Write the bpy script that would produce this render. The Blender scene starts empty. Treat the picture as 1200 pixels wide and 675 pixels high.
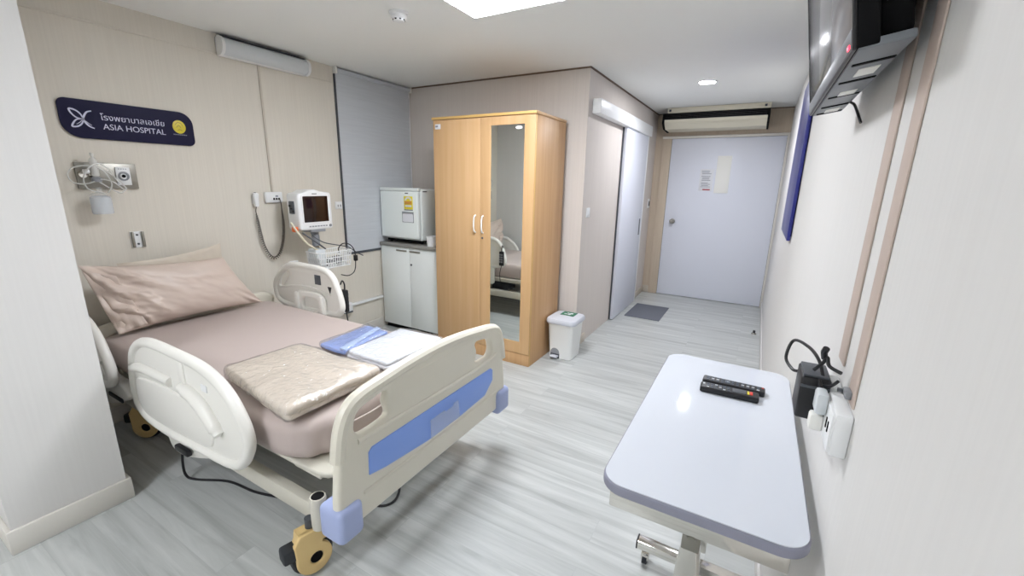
import bpy, bmesh, math, random
from mathutils import Vector, Matrix, noise
PI = math.pi
SC = bpy.context.scene
COL = SC.collection
random.seed(7)

# ------------------------------------------------------------------ helpers
def lin(h):
    h = h.lstrip('#')
    c = [int(h[i:i+2], 16)/255 for i in (0, 2, 4)]
    return tuple((v/12.92 if v <= .04045 else ((v+.055)/1.055)**2.4) for v in c) + (1,)

def mat(name, col, rough=.5, metal=0., spec=.5, coat=0., emit=None, estr=0., alpha=1., bump=0., bscale=200., trans=0.):
    m = bpy.data.materials.new(name); m.use_nodes = True
    nt = m.node_tree; b = nt.nodes['Principled BSDF']
    b.inputs['Base Color'].default_value = lin(col) if isinstance(col, str) else col
    b.inputs['Roughness'].default_value = rough
    b.inputs['Metallic'].default_value = metal
    b.inputs['Specular IOR Level'].default_value = spec
    b.inputs['Coat Weight'].default_value = coat
    b.inputs['Alpha'].default_value = alpha
    b.inputs['Transmission Weight'].default_value = trans
    if emit:
        b.inputs['Emission Color'].default_value = lin(emit); b.inputs['Emission Strength'].default_value = estr
    if bump:
        n = nt.nodes.new('ShaderNodeTexNoise'); n.inputs['Scale'].default_value = bscale; n.inputs['Detail'].default_value = 3
        tc = nt.nodes.new('ShaderNodeTexCoord'); nt.links.new(tc.outputs['Object'], n.inputs['Vector'])
        bp = nt.nodes.new('ShaderNodeBump'); bp.inputs['Strength'].default_value = bump; bp.inputs['Distance'].default_value = .002
        nt.links.new(n.outputs['Fac'], bp.inputs['Height']); nt.links.new(bp.outputs['Normal'], b.inputs['Normal'])
    return m

def streak(name, cols, scale, rough=.5, detail=4, bump=.1, stops=(.3, .7), spec=.5, dist=0.):
    """noise stretched along an axis: wallpaper weave, wood grain"""
    m = mat(name, cols[0], rough, spec=spec); nt = m.node_tree; b = nt.nodes['Principled BSDF']
    tc = nt.nodes.new('ShaderNodeTexCoord'); mp = nt.nodes.new('ShaderNodeMapping'); mp.inputs['Scale'].default_value = scale
    n = nt.nodes.new('ShaderNodeTexNoise'); n.inputs['Scale'].default_value = 1; n.inputs['Detail'].default_value = detail
    n.inputs['Distortion'].default_value = dist
    r = nt.nodes.new('ShaderNodeValToRGB')
    e = r.color_ramp.elements; e[0].position, e[1].position = stops; e[0].color = lin(cols[0]); e[1].color = lin(cols[-1])
    if len(cols) == 3:
        k = e.new((stops[0]+stops[1])/2); k.color = lin(cols[1])
    L = nt.links.new
    L(tc.outputs['Object'], mp.inputs['Vector']); L(mp.outputs['Vector'], n.inputs['Vector'])
    L(n.outputs['Fac'], r.inputs['Fac']); L(r.outputs['Color'], b.inputs['Base Color'])
    if bump:
        bp = nt.nodes.new('ShaderNodeBump'); bp.inputs['Strength'].default_value = bump; bp.inputs['Distance'].default_value = .002
        L(n.outputs['Fac'], bp.inputs['Height']); L(bp.outputs['Normal'], b.inputs['Normal'])
    return m

WORLD = {}
def thing(name, label, cat, loc=(0, 0, 0), group=None, rz=0.):
    o = bpy.data.objects.new(name, None); COL.objects.link(o)
    o.empty_display_size = .05
    o.location = loc; o.rotation_euler = (0, 0, rz)
    o['label'] = label; o['category'] = cat
    if group: o['group'] = group
    WORLD[o.name] = Matrix.Translation(Vector(loc)) @ Matrix.Rotation(rz, 4, 'Z')
    return o

def crom(pts, n=8, closed=False):
    """Catmull-Rom through the points"""
    P = [Vector(p) for p in pts]; N = len(P); out = []
    rng = range(N) if closed else range(N-1)
    for i in rng:
        if closed: a, b, c, d = P[i-1], P[i], P[(i+1) % N], P[(i+2) % N]
        else: a, b, c, d = P[max(i-1, 0)], P[i], P[i+1], P[min(i+2, N-1)]
        for k in range(n):
            t = k/n
            out.append(.5*((2*b)+(c-a)*t+(2*a-5*b+4*c-d)*t*t+(3*b-a-3*c+d)*t**3))
    if not closed: out.append(P[-1])
    return out

def rrect(x0, x1, y0, y1, r, n=6):
    if not isinstance(r, (tuple, list)): r = (r,)*4
    out = []
    for (cx, cy, a, q) in ((x1-r[0], y1-r[0], 0, r[0]), (x0+r[1], y1-r[1], PI/2, r[1]), (x0+r[2], y0+r[2], PI, r[2]), (x1-r[3], y0+r[3], 1.5*PI, r[3])):
        for k in range(n+1):
            t = a+k/n*PI/2; out.append((cx+q*math.cos(t), cy+q*math.sin(t)))
    return out

def circ(cx, cy, r, n=24, ry=None):
    ry = ry or r
    return [(cx+r*math.cos(2*PI*k/n), cy+ry*math.sin(2*PI*k/n)) for k in range(n)]

# frames: map (u, v, w) onto the world; w is the direction of thickness
def F_x(x): return Matrix(((0, 0, 1, x), (1, 0, 0, 0), (0, 1, 0, 0), (0, 0, 0, 1)))        # u=y v=z w=+x
def F_y(y): return Matrix(((1, 0, 0, 0), (0, 0, -1, y), (0, 1, 0, 0), (0, 0, 0, 1)))       # u=x v=z w=-y
def F_z(z): return Matrix(((1, 0, 0, 0), (0, 1, 0, 0), (0, 0, 1, z), (0, 0, 0, 1)))        # u=x v=y w=+z
def F_nx(x): return Matrix(((0, 0, -1, x), (-1, 0, 0, 0), (0, 1, 0, 0), (0, 0, 0, 1)))     # u=-y v=z w=-x

class MB:
    def __init__(s): s.bm = bmesh.new()
    def _tag(s, geom_before, mi):
        for f in s.bm.faces:
            if f.index == -1 or f not in geom_before: f.material_index = mi
    def add(s, verts, faces, mi=0):
        vs = [s.bm.verts.new(v) for v in verts]
        for f in faces:
            try:
                q = s.bm.faces.new([vs[i] for i in f]); q.material_index = mi
            except ValueError: pass
        return vs
    def addmesh(s, me, M=None, mi=0):
        n0 = len(s.bm.verts); nf = len(s.bm.faces)
        s.bm.from_mesh(me); s.bm.verts.ensure_lookup_table(); s.bm.faces.ensure_lookup_table()
        if M is not None:
            for v in s.bm.verts[n0:]: v.co = M @ v.co
        for f in s.bm.faces[nf:]: f.material_index = mi
        bpy.data.meshes.remove(me)
    def box(s, x0, x1, y0, y1, z0, z1, bev=.003, seg=2, mi=0, M=None):
        t = bmesh.new()
        bmesh.ops.create_cube(t, size=1)
        for v in t.verts: v.co = Vector(((x0+x1)/2+v.co.x*(x1-x0), (y0+y1)/2+v.co.y*(y1-y0), (z0+z1)/2+v.co.z*(z1-z0)))
        if bev: bmesh.ops.bevel(t, geom=t.edges[:], offset=min(bev, .49*min(x1-x0, y1-y0, z1-z0)), segments=seg, profile=.5, affect='EDGES')
        me = bpy.data.meshes.new('t'); t.to_mesh(me); t.free(); s.addmesh(me, M, mi)
        return s
    def tube(s, pts, r, n=10, closed=False, mi=0, caps=True, smooth=0):
        P = crom(pts, smooth, closed) if smooth else [Vector(p) for p in pts]
        N = len(P); R = r if isinstance(r, (list, tuple)) else [r]*N
        if len(R) != N: R = [R[min(int(i/(N-1)*(len(R)-1)+.5), len(R)-1)] for i in range(N)]
        T = []
        for i in range(N):
            a = P[i-1] if (closed or i > 0) else P[i]; b = P[(i+1) % N] if (closed or i < N-1) else P[i]
            d = b-a; T.append(d.normalized() if d.length > 1e-9 else Vector((0, 0, 1)))
        up = Vector((0, 0, 1)) if abs(T[0].z) < .9 else Vector((1, 0, 0))
        u = T[0].cross(up).normalized(); verts = []
        for i in range(N):
            u = (u-T[i]*u.dot(T[i])).normalized(); w = T[i].cross(u)
            for k in range(n):
                a = 2*PI*k/n; verts.append(P[i]+(u*math.cos(a)+w*math.sin(a))*R[i])
        F = []
        for i in range(N if closed else N-1):
            j = (i+1) % N
            for k in range(n):
                F.append((i*n+k, i*n+(k+1) % n, j*n+(k+1) % n, j*n+k))
        if caps and not closed: F += [tuple(range(n-1, -1, -1)), tuple((N-1)*n+k for k in range(n))]
        s.add(verts, F, mi); return s
    def cyl(s, p0, p1, r0, r1=None, n=24, mi=0): return s.tube([p0, p1], [r0, r0 if r1 is None else r1], n=n, mi=mi)
    def lathe(s, prof, M=None, n=28, mi=0):
        """profile of (r, z) turned about z"""
        verts, F = [], []
        for (r, z) in prof:
            for k in range(n): a = 2*PI*k/n; verts.append(Vector((r*math.cos(a), r*math.sin(a), z)))
        for i in range(len(prof)-1):
            for k in range(n): F.append((i*n+k, i*n+(k+1) % n, (i+1)*n+(k+1) % n, (i+1)*n+k))
        F += [tuple(range(n-1, -1, -1)), tuple((len(prof)-1)*n+k for k in range(n))]
        if M is not None: verts = [M @ v for v in verts]
        s.add(verts, F, mi); return s
    def plate(s, splines, th, bev, frame, mi=0, res=3):
        """outline (first) with holes, thickness th centred on w = 0 of the frame, rounded edges"""
        cu = bpy.data.curves.new('c', 'CURVE'); cu.dimensions = '2D'; cu.fill_mode = 'BOTH'
        cu.bevel_depth = bev; cu.bevel_resolution = res; cu.extrude = max(th/2-bev, 0); cu.offset = -bev
        for pts in splines:
            sp = cu.splines.new('POLY'); sp.points.add(len(pts)-1); sp.use_cyclic_u = True
            for p, q in zip(sp.points, pts): p.co = (q[0], q[1], 0, 1)
        ob = bpy.data.objects.new('c', cu); COL.objects.link(ob)
        dg = bpy.context.evaluated_depsgraph_get()
        me = bpy.data.meshes.new_from_object(ob.evaluated_get(dg))
        bpy.data.objects.remove(ob); bpy.data.curves.remove(cu)
        s.addmesh(me, frame, mi); return s
    def text(s, body, width, frame, th=.001, mi=0, align='LEFT', height=None):
        cu = bpy.data.curves.new('t', 'FONT'); cu.body = body; cu.extrude = .01; cu.align_x = 'LEFT'
        ob = bpy.data.objects.new('t', cu); COL.objects.link(ob)
        dg = bpy.context.evaluated_depsgraph_get()
        me = bpy.data.meshes.new_from_object(ob.evaluated_get(dg))
        bpy.data.objects.remove(ob); bpy.data.curves.remove(cu)
        xs = [v.co.x for v in me.vertices]; x0, x1 = min(xs), max(xs); k = width/(x1-x0)
        ky = k
        if height:
            ys = [v.co.y for v in me.vertices]; ky = height/(max(ys)-min(ys))
        for v in me.vertices: v.co = Vector(((v.co.x-x0)*k, v.co.y*ky, v.co.z/.01*th/2))
        s.addmesh(me, frame, mi); return s
    def loft(s, rings, cap0=True, cap1=True, mi=0):
        n = len(rings[0]); V = [v for r in rings for v in r]; F = []
        for i in range(len(rings)-1):
            for k in range(n): F.append((i*n+k, i*n+(k+1) % n, (i+1)*n+(k+1) % n, (i+1)*n+k))
        if cap0: F.append(tuple(range(n-1, -1, -1)))
        if cap1: F.append(tuple((len(rings)-1)*n+k for k in range(n)))
        s.add(V, F, mi); return s
    def build(s, name, mats, parent=None, origin=None, smooth=35, label=None, weld=True):
        bm = s.bm
        if weld: bmesh.ops.remove_doubles(bm, verts=bm.verts[:], dist=1e-5)
        bmesh.ops.recalc_face_normals(bm, faces=bm.faces[:])
        if parent is not None: M = WORLD[parent.name]
        else: M = Matrix.Translation(Vector(origin or (0, 0, 0)))
        bm.transform(M.inverted())
        me = bpy.data.meshes.new(name); bm.to_mesh(me); bm.free()
        for m in (mats if isinstance(mats, (list, tuple)) else [mats]): me.materials.append(m)
        if smooth:
            me.shade_smooth(); me.set_sharp_from_angle(angle=math.radians(smooth))
        o = bpy.data.objects.new(name, me); COL.objects.link(o)
        if parent is not None: o.parent = parent
        else: o.location = M.translation
        WORLD[o.name] = M
        if label: o['label'] = label
        return o

def tag(o, label, cat, group=None, kind=None):
    o['label'] = label; o['category'] = cat
    if group: o['group'] = group
    if kind: o['kind'] = kind
    return o
def struct(o, label=None, cat=None):
    o['kind'] = 'structure'
    if label: o['label'] = label
    if cat: o['category'] = cat
    return o
def fbm(p, o=3):
    return noise.fractal(Vector(p), 1., 2., o, noise_basis='PERLIN_ORIGINAL')

# ------------------------------------------------------------------ materials
WALLSC = (95, 95, 1.6)
M_wall = streak('wallpaper_beige', ('#dbd5c9', '#dfd9cd'), WALLSC, .75, 3, .15, (.35, .65), .25)
M_wallpink = streak('wallpaper_rose_beige', ('#d3cbc4', '#d7cfc8'), WALLSC, .75, 3, .15, (.35, .65), .25)
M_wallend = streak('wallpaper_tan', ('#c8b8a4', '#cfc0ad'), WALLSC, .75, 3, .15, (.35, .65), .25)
M_wallpale = streak('wallpaper_pale', ('#d9d7d4', '#dbd9d6'), WALLSC, .7, 3, .1, (.35, .65), .3)
M_ceil = mat('ceiling_paint', '#f4f5f2', .9, spec=.2)
M_skirt = mat('skirting_greige', '#c9c0b2', .5)
M_skirtpale = mat('skirting_pale', '#d8d4cc', .5)
M_band = mat('trunking_rose', '#c3b2a7', .6)
M_white = mat('white_plastic', '#eceded', .35)
M_doorw = mat('white_laminate', '#dfe2ec', .45)
M_cream = mat('cream_moulded_plastic', '#e3decf', .35)
M_railw = mat('rail_moulded_plastic', '#e9e7e0', .32)
M_blue = mat('blue_panel', '#86a8f2', .4)
M_bump = mat('periwinkle_bumper', '#a7b3da', .4)
M_frame = mat('bed_frame_paint', '#cdc9bc', .4)
M_black = mat('black_plastic', '#16161a', .4)
M_blk2 = mat('black_matte', '#0a0a0c', .8, spec=.2)
M_rub = mat('dark_rubber', '#2b2e33', .65)
M_yel = mat('yellow_caster_cover', '#e2c488', .45)
M_chrome = mat('chrome', '#d9d6cf', .12, 1.)
M_steel = mat('brushed_steel', '#97948c', .4, 1.)
M_beech = streak('beech_veneer', ('#c89b6c', '#d6ae80'), (26, 26, .8), .42, 4, .03, (.25, .75), .4, .4)
M_beechl = streak('beech_frame', ('#cba272', '#d6b185'), (26, 26, .8), .4, 4, .03, (.25, .75), .4, .4)
M_edge = mat('wardrobe_edge_band', '#d6b06c', .4)
M_mirror = mat('mirror_glass', '#e9eeec', .01, 1.)
M_sheet = mat('mauve_sheet', '#bdafa9', .55, spec=.35, bump=.08, bscale=60)
M_pillow = mat('mauve_satin_pillowcase', '#d0bfb3', .42, spec=.5, bump=.05, bscale=40)
M_blanket = mat('beige_blanket_cloth', '#e0d4c5', .75, spec=.25, bump=.35, bscale=120)
M_blueg = mat('blue_garment_cloth', '#8ca2da', .7, bump=.2, bscale=120)
M_blueb = mat('pale_blue_tie_cloth', '#bcd0f0', .7, bump=.2, bscale=120)
M_towel = mat('white_cotton', '#eceff6', .8, bump=.2, bscale=150)
M_grey = mat('grey_plastic', '#8d9094', .45)
M_dgrey = mat('dark_grey_plastic', '#4d5157', .45)
M_navy = mat('navy_sign_face', '#0f0d33', .55, spec=.25)
M_navyb = mat('deep_blue_board', '#2a2f80', .35)
M_letter = mat('pale_lettering', '#c9cbe0', .4)
M_gold = mat('yellow_emblem', '#d8c62c', .4)
M_golddk = mat('emblem_marks', '#8f7a18', .4)
M_blind = streak('grey_blind_fabric', ('#c8ccd1', '#cfd3d8'), (3, 3, 60), .8, 3, .1, (.3, .7), .2)
M_counter = mat('grey_countertop', '#8b8984', .4)
M_cab = mat('cabinet_white', '#eef2f0', .35)
M_frid = mat('fridge_white', '#ecf2ef', .35)
M_lblyel = mat('energy_label_yellow', '#e6d63a', .5)
M_lblor = mat('energy_label_orange', '#d99a3a', .5)
M_green = mat('green_sticker', '#1f6b4c', .5)
M_mat = mat('grey_floor_mat', '#6f727a', .95, spec=.1, bump=.8, bscale=350)
M_bin = mat('bin_white', '#f2f3f1', .4)
M_binlid = mat('bin_lid_grey', '#cdd0d8', .4)
M_top = mat('table_laminate_white', '#d6dae2', .045, spec=.5)
M_topedge = mat('table_edge_grey', '#8b8c9b', .4)
M_screen = mat('glossy_tv_screen', '#7d7c7e', .11, spec=.8)
M_tv = mat('tv_grey_casing', '#73777c', .4)
M_mscreen = mat('monitor_screen', '#24130d', .12, spec=.5)
M_orange = mat('orange_clip', '#e5713a', .5)
M_red = mat('red_button', '#d83a30', .4)
M_redled = mat('red_standby_lamp', '#ff5060', .4, emit='#ff3048', estr=3)
M_key = mat('remote_button', '#5b6470', .5)
M_keyw = mat('remote_pale_button', '#c9ccd0', .5)
M_paper = mat('white_paper', '#e3e4e8', .8)
M_ivory = mat('ivory_panel', '#f1f0ea', .6)
M_ink = mat('grey_print', '#8a8c96', .8)
M_redink = mat('red_print', '#b0505a', .8)
M_accream = mat('aircon_cream', '#e0dac6', .45)
M_hose = mat('cream_hose', '#d6cdb9', .4)
M_lampw = mat('lamp_diffuser_off', '#d3d8db', .3)
M_lit = mat('lit_diffuser', '#ffffff', .5, emit='#f4f8ff', estr=47)
M_lit2 = mat('lit_diffuser_dimmer', '#ffffff', .5, emit='#f4f8ff', estr=47)
M_litd = mat('lit_downlight', '#ffffff', .5, emit='#f6f8ff', estr=520)
M_clear = mat('clear_plastic', '#f2f5f6', .15, alpha=.2)
M_tubec = mat('clear_tubing', '#e6e6e2', .25, alpha=.6)
M_water = mat('humidifier_plastic', '#dde5ec', .15, alpha=.55)

def film_mat():
    m = bpy.data.materials.new('crinkled_plastic_film'); m.use_nodes = True; nt = m.node_tree
    nt.nodes.remove(nt.nodes['Principled BSDF']); out = nt.nodes['Material Output']
    t = nt.nodes.new('ShaderNodeBsdfTransparent'); g = nt.nodes.new('ShaderNodeBsdfGlossy'); g.inputs['Roughness'].default_value = .22
    mx = nt.nodes.new('ShaderNodeMixShader'); fr = nt.nodes.new('ShaderNodeLayerWeight'); fr.inputs['Blend'].default_value = .22
    tc = nt.nodes.new('ShaderNodeTexCoord'); n = nt.nodes.new('ShaderNodeTexNoise'); n.inputs['Scale'].default_value = 28; n.inputs['Detail'].default_value = 4; n.inputs['Distortion'].default_value = 1.2
    bp = nt.nodes.new('ShaderNodeBump'); bp.inputs['Strength'].default_value = .9; bp.inputs['Distance'].default_value = .012
    mr = nt.nodes.new('ShaderNodeMapRange'); mr.inputs['From Min'].default_value = 0; mr.inputs['From Max'].default_value = 1; mr.inputs['To Min'].default_value = .10; mr.inputs['To Max'].default_value = .8
    L = nt.links.new
    L(tc.outputs['Object'], n.inputs['Vector']); L(n.outputs['Fac'], bp.inputs['Height']); L(bp.outputs['Normal'], g.inputs['Normal']); L(bp.outputs['Normal'], fr.inputs['Normal'])
    L(fr.outputs['Facing'], mr.inputs['Value']); L(mr.outputs['Result'], mx.inputs['Fac']); L(t.outputs[0], mx.inputs[1]); L(g.outputs[0], mx.inputs[2]); L(mx.outputs[0], out.inputs['Surface'])
    return m
M_film = film_mat()

def floor_mat():
    m = mat('grey_wood_planks', '#c5c3bd', .33, spec=.4); nt = m.node_tree; b = nt.nodes['Principled BSDF']; L = nt.links.new
    tc = nt.nodes.new('ShaderNodeTexCoord')
    br = nt.nodes.new('ShaderNodeTexBrick'); br.inputs['Scale'].default_value = 1; br.inputs['Brick Width'].default_value = 1.2; br.inputs['Row Height'].default_value = .15
    br.inputs['Mortar Size'].default_value = .0012; br.inputs['Mortar Smooth'].default_value = .3
    br.inputs['Color1'].default_value = (0, 0, 0, 1); br.inputs['Color2'].default_value = (1, 1, 1, 1); br.inputs['Mortar'].default_value = (.5, .5, .5, 1)
    br.offset = .37
    L(tc.outputs['Object'], br.inputs['Vector'])
    # every plank shifts the grain
    sh = nt.nodes.new('ShaderNodeVectorMath'); sh.operation = 'MULTIPLY_ADD'; L(br.outputs['Color'], sh.inputs[0]); sh.inputs[1].default_value = (3.1, 7.7, 0); L(tc.outputs['Object'], sh.inputs[2])
    mp = nt.nodes.new('ShaderNodeMapping'); mp.inputs['Scale'].default_value = (1.1, 17, 1); L(sh.outputs[0], mp.inputs['Vector'])
    n = nt.nodes.new('ShaderNodeTexNoise'); n.inputs['Scale'].default_value = 1; n.inputs['Detail'].default_value = 6; n.inputs['Roughness'].default_value = .6; n.inputs['Distortion'].default_value = .8
    L(mp.outputs[0], n.inputs['Vector'])
    r = nt.nodes.new('ShaderNodeValToRGB'); e = r.color_ramp.elements
    e[0].position = .28; e[0].color = lin('#a6a8a6'); e[1].position = .68; e[1].color = lin('#cccecc')
    k = e.new(.46); k.color = lin('#b9bcba')
    L(n.outputs['Fac'], r.inputs['Fac'])
    mx = nt.nodes.new('ShaderNodeMix'); mx.data_type = 'RGBA'; mx.blend_type = 'MULTIPLY'; mx.inputs[0].default_value = .5
    v = nt.nodes.new('ShaderNodeMapRange'); v.inputs['To Min'].default_value = .86; v.inputs['To Max'].default_value = 1.04
    L(br.outputs['Color'], v.inputs['Value'])
    L(r.outputs['Color'], mx.inputs[6]); L(v.outputs[0], mx.inputs[7])
    m2 = nt.nodes.new('ShaderNodeMix'); m2.data_type = 'RGBA'; m2.inputs[7].default_value = lin('#a3a6a6'); L(mx.outputs[2], m2.inputs[6])
    f = nt.nodes.new('ShaderNodeMath'); f.operation = 'MULTIPLY'; f.inputs[1].default_value = .55; L(br.outputs['Fac'], f.inputs[0]); L(f.outputs[0], m2.inputs[0])
    L(m2.outputs[2], b.inputs['Base Color'])
    return m
M_floor = floor_mat()

# ------------------------------------------------------------------ camera
f_px, cx_, cy_ = 496.89, 600, 337.5
def cam_axes(a, b, g):
    Rz = Matrix.Rotation(a, 3, 'Z')
    f = Rz @ Vector((0, math.cos(b), math.sin(b))); r0 = Rz @ Vector((1, 0, 0)); u = r0.cross(f)
    return r0*math.cos(g)+u*math.sin(g), -r0*math.sin(g)+u*math.cos(g), f
r_, u_, f_ = cam_axes(.518112, -.242168, .0208591)
cd = bpy.data.cameras.new('camera'); cam = bpy.data.objects.new('camera', cd); COL.objects.link(cam)
cd.sensor_width = 36; cd.lens = 36*f_px/1200; cd.clip_start = .02
Mc = Matrix.Identity(4)
for i in range(3): Mc[i][0], Mc[i][1], Mc[i][2] = r_[i], u_[i], -f_[i]
Mc[2][3] = 1.5
cam.matrix_world = Mc
SC.camera = cam
SC.view_settings.view_transform = 'Standard'; SC.view_settings.look = 'None'; SC.view_settings.gamma = 1
SC.view_settings.exposure = 0.0
SC.view_settings.use_curve_mapping = False
w = bpy.data.worlds.new('world'); SC.world = w; w.use_nodes = True
w.node_tree.nodes['Background'].inputs['Color'].default_value = (.8, .85, .9, 1); w.node_tree.nodes['Background'].inputs['Strength'].default_value = .15

# ------------------------------------------------------------------ room shell
H = 2.43; XL = -3.303; XR = .192; YB = 3.56; XC = -1.34; YD = 6.2; Y0 = -1.8; T = .1
def wallbox(name, x0, x1, y0, y1, z0, z1, m, **k):
    return struct(MB().box(x0, x1, y0, y1, z0, z1, 0).build(name, m, smooth=0, **k))
wallbox('floor', XL-T, XR+T, Y0-T, YD+T, -T, 0, M_floor)
wallbox('ceiling', XL-T, XR+T, Y0-T, YD+T, H, H+T, M_ceil)
wallbox('wall_left', XL-T, XL, Y0, YB, 0, H, M_wall)
wallbox('wall_back', XL-T, XC, YB, YB+T, 0, H, M_wallpink)
wallbox('wall_corridor', XC-T, XC, YB+T, YD, 0, H, M_wallpink)
wallbox('wall_right', XR, XR+T, Y0, YD, 0, H, M_wallpale)
wallbox('wall_front', XL-T, XR+T, Y0-T, Y0, 0, H, M_wallpale)
# end wall with the doorway cut out of it
DX0, DX1, DZ = -1.13, .165, 2.11
mb = MB(); mb.box(XC-T, DX0-.02, YD, YD+T, 0, H, 0); mb.box(DX1+.02, XR+T, YD, YD+T, 0, H, 0); mb.box(DX0-.02, DX1+.02, YD, YD+T, DZ+.02, H, 0)
struct(mb.build('wall_far', M_wallend, smooth=0))
PX1, PY0, PY1 = -2.43, .238, .603
wallbox('wall_column', XL, PX1, PY0, PY1, 0, H, M_wallpale)
# skirting
mb = MB(); mb.box(PX1, PX1+.016, PY0-.016, PY1+.016, 0, .105, .004); mb.box(XL+.02, PX1, PY1, PY1+.016, 0, .105, .003); mb.box(XL+.02, PX1, PY0-.016, PY0, 0, .105, .003)
struct(mb.build('baseboard_column', M_skirtpale))
struct(MB().box(XL, XL+.012, PY1+.02, 3.04, 0, .1, .003).build('baseboard_left', M_skirtpale))
struct(MB().box(XL, XL+.012, Y0, PY0-.02, 0, .1, .003).build('baseboard_left_front', M_skirtpale))
struct(MB().box(XC, XC+.012, YB+.0, 3.80, 0, .085, .003).build('baseboard_corridor', M_skirt))
struct(MB().box(XC, XC+.012, 5.60, YD-.012, 0, .085, .003).build('baseboard_corridor_end', M_skirt))
struct(MB().box(XC, -1.25, YD-.012, YD, 0, .1, .003).build('baseboard_far', M_skirt))
struct(MB().box(XR-.012, XR, Y0, YD-.0, 0, .08, .003).build('baseboard_right', M_wallpale))
# shadow-gap cornice lines between wall and ceiling
struct(MB().box(XL+.012, XC, YB-.008, YB, H-.012, H, 0).build('trim_back', mat('dark_joint', '#6c5a4c', .8), smooth=0))
struct(MB().box(XC, XC+.008, YB-.008, YD, H-.012, H, 0).build('trim_corridor', bpy.data.materials['dark_joint'], smooth=0))
struct(MB().box(XC+.008, XR, YD-.008, YD, H-.010, H, 0).build('trim_far', bpy.data.materials['dark_joint'], smooth=0))
# wallpaper ledge line high on the head wall
struct(MB().box(XL, XL+.008, PY1, 2.63, 2.30, 2.312, .002).build('trim_left', M_wall))
# the two flat cable ducts on the right wall
struct(MB().box(XR-.004, XR, .885, .938, 1.125, H, .002).build('trim_right_near', M_band))
struct(MB().box(XR-.004, XR, 1.022, 1.082, 1.155, H, .002).build('trim_right_beyond', M_band))

# entry door
d = MB().box(DX0, DX1, YD+.0, YD+.04, .006, DZ, .002).build('door_1', M_doorw); struct(d, 'wide white flush entry door at the end of the corridor', 'door')
mb = MB(); FX = Matrix.Translation((-1.02, YD-.0, 1.04)) @ Matrix.Rotation(PI/2, 4, 'X')
mb.lathe([(.034, 0), (.034, .006), (.012, .01), (.012, .035), (.03, .045), (.031, .06), (.024, .07), (.0, .071)], FX)
mb.build('door_knob', M_steel, d, label='round steel door knob')
mb = MB()   # frame: broad rose-beige jamb at left, slim white at right and top
mb.box(-1.25, DX0-.003, YD-.018, YD, 0, DZ+.035, .003, mi=0)
mb.box(-1.25, XR, YD-.02, YD, DZ+.003, DZ+.035, .003, mi=1)
mb.box(DX1+.002, XR, YD-.02, YD, 0, DZ+.003, .003, mi=1)
struct(mb.build('door_1_frame', [M_wallend, M_skirtpale]))
# sliding door on the corridor wall
s = MB().box(-1.325, -1.29, 4.60, 5.56, .008, 2.10, .003).build('door_2', M_doorw); struct(s, 'white sliding door hung on the corridor wall beside the floor mat', 'door')
MB().box(-1.291, -1.2885, 5.44, 5.485, .90, 1.10, .001).build('flush_pull', M_dgrey, s, label='dark recessed pull')
MB().box(-1.336, -1.322, 4.592, 4.60, .008, 2.10, .001).build('gap_shade', M_dgrey, s, label='dark strip painted for the shaded gap beside the door')  # shade of the gap between door and wall, as a thin dark strip
MB().box(-1.288, -1.283, 5.52, 5.56, .008, 2.1, .001).build('stile', M_white, s)
val = MB(); val.box(-1.34, -1.262, 3.655, 5.60, 2.085, 2.205, .008)
v = val.build('sliding_door_pelmet', M_white, origin=(-1.3, 4.6, 2.085)); tag(v, 'long white box pelmet covering the sliding door track', 'pelmet')

# window behind the blind
wn = MB(); wn.box(XL, XL+.008, 2.66, 2.70, .84, 2.40, .002); wn.box(XL, XL+.008, 3.52, YB, .84, 2.40, .002); wn.box(XL, XL+.004, 2.70, 3.52, .84, .88, .002); wn.box(XL, XL+.008, 2.70, 3.52, 2.36, 2.40, .002)
wn = struct(wn.build('window_1', M_white))
MB().box(XL, XL+.005, 2.70, 3.52, .88, 2.36, 0).build('pane', M_clear, wn, smooth=0)
b = thing('roller_blind', 'grey roller blind drawn down over the corner window', 'blind', (XL, 3.1, .82))
MB().box(-3.291, -3.289, 2.655, 3.535, .83, 2.40, 0).build('fabric', M_blind, b, smooth=0)
mb = MB(); mb.box(-3.297, -3.287, 2.655, 3.535, .815, .838, .003); mb.build('bottom_bar', M_dgrey, b)
mb = MB(); mb.cyl((-3.279, 2.65, 2.405), (-3.279, 3.545, 2.405), .018); mb.build('roller', M_blind, b)
for y in (2.64, 3.54): MB().box(XL+.0, -3.255, y, y+.012, 2.375, 2.43, .003).build('bracket', M_ivory, b)
MB().box(-3.302, -3.284, 2.638, 2.650, .82, 2.375, .002).build('edge_strip', M_dgrey, b, label='dark strip painted for the shadow gap beside the blind')  # dark strip stands in for the shadow along the blind's left edge
MB().box(-3.302, -3.287, 3.540, 3.552, .83, 2.33, .003).build('edge_strip', M_white, b, label='white side channel in the corner')

# ------------------------------------------------------------------ ceiling
def panel_light(x0, x1, y0, y1, label, m):
    t = thing('ceiling_panel_light', label, 'ceiling light', ((x0+x1)/2, (y0+y1)/2, H))
    mb = MB()
    for a in ((x0, x1, y0, y0+.012), (x0, x1, y1-.012, y1), (x0, x0+.012, y0, y1), (x1-.012, x1, y0, y1)): mb.box(*a, H-.012, H, .002)
    mb.build('frame', M_white, t)
    MB().box(x0+.012, x1-.012, y0+.012, y1-.012, H-.009, H-.003, 0).build('diffuser', m, t, smooth=0)
panel_light(-1.584, -.984, 1.674, 2.274, 'square lit ceiling panel above the foot of the bed', M_lit)
panel_light(-1.86, -1.26, -1.55, -.95, 'square lit ceiling panel in the front half of the room', M_lit2)
t = thing('downlight', 'round lit downlight in the corridor ceiling', 'ceiling light', (-.571, 4.509, H))
Md = Matrix.Translation((-.571, 4.509, H))
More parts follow.
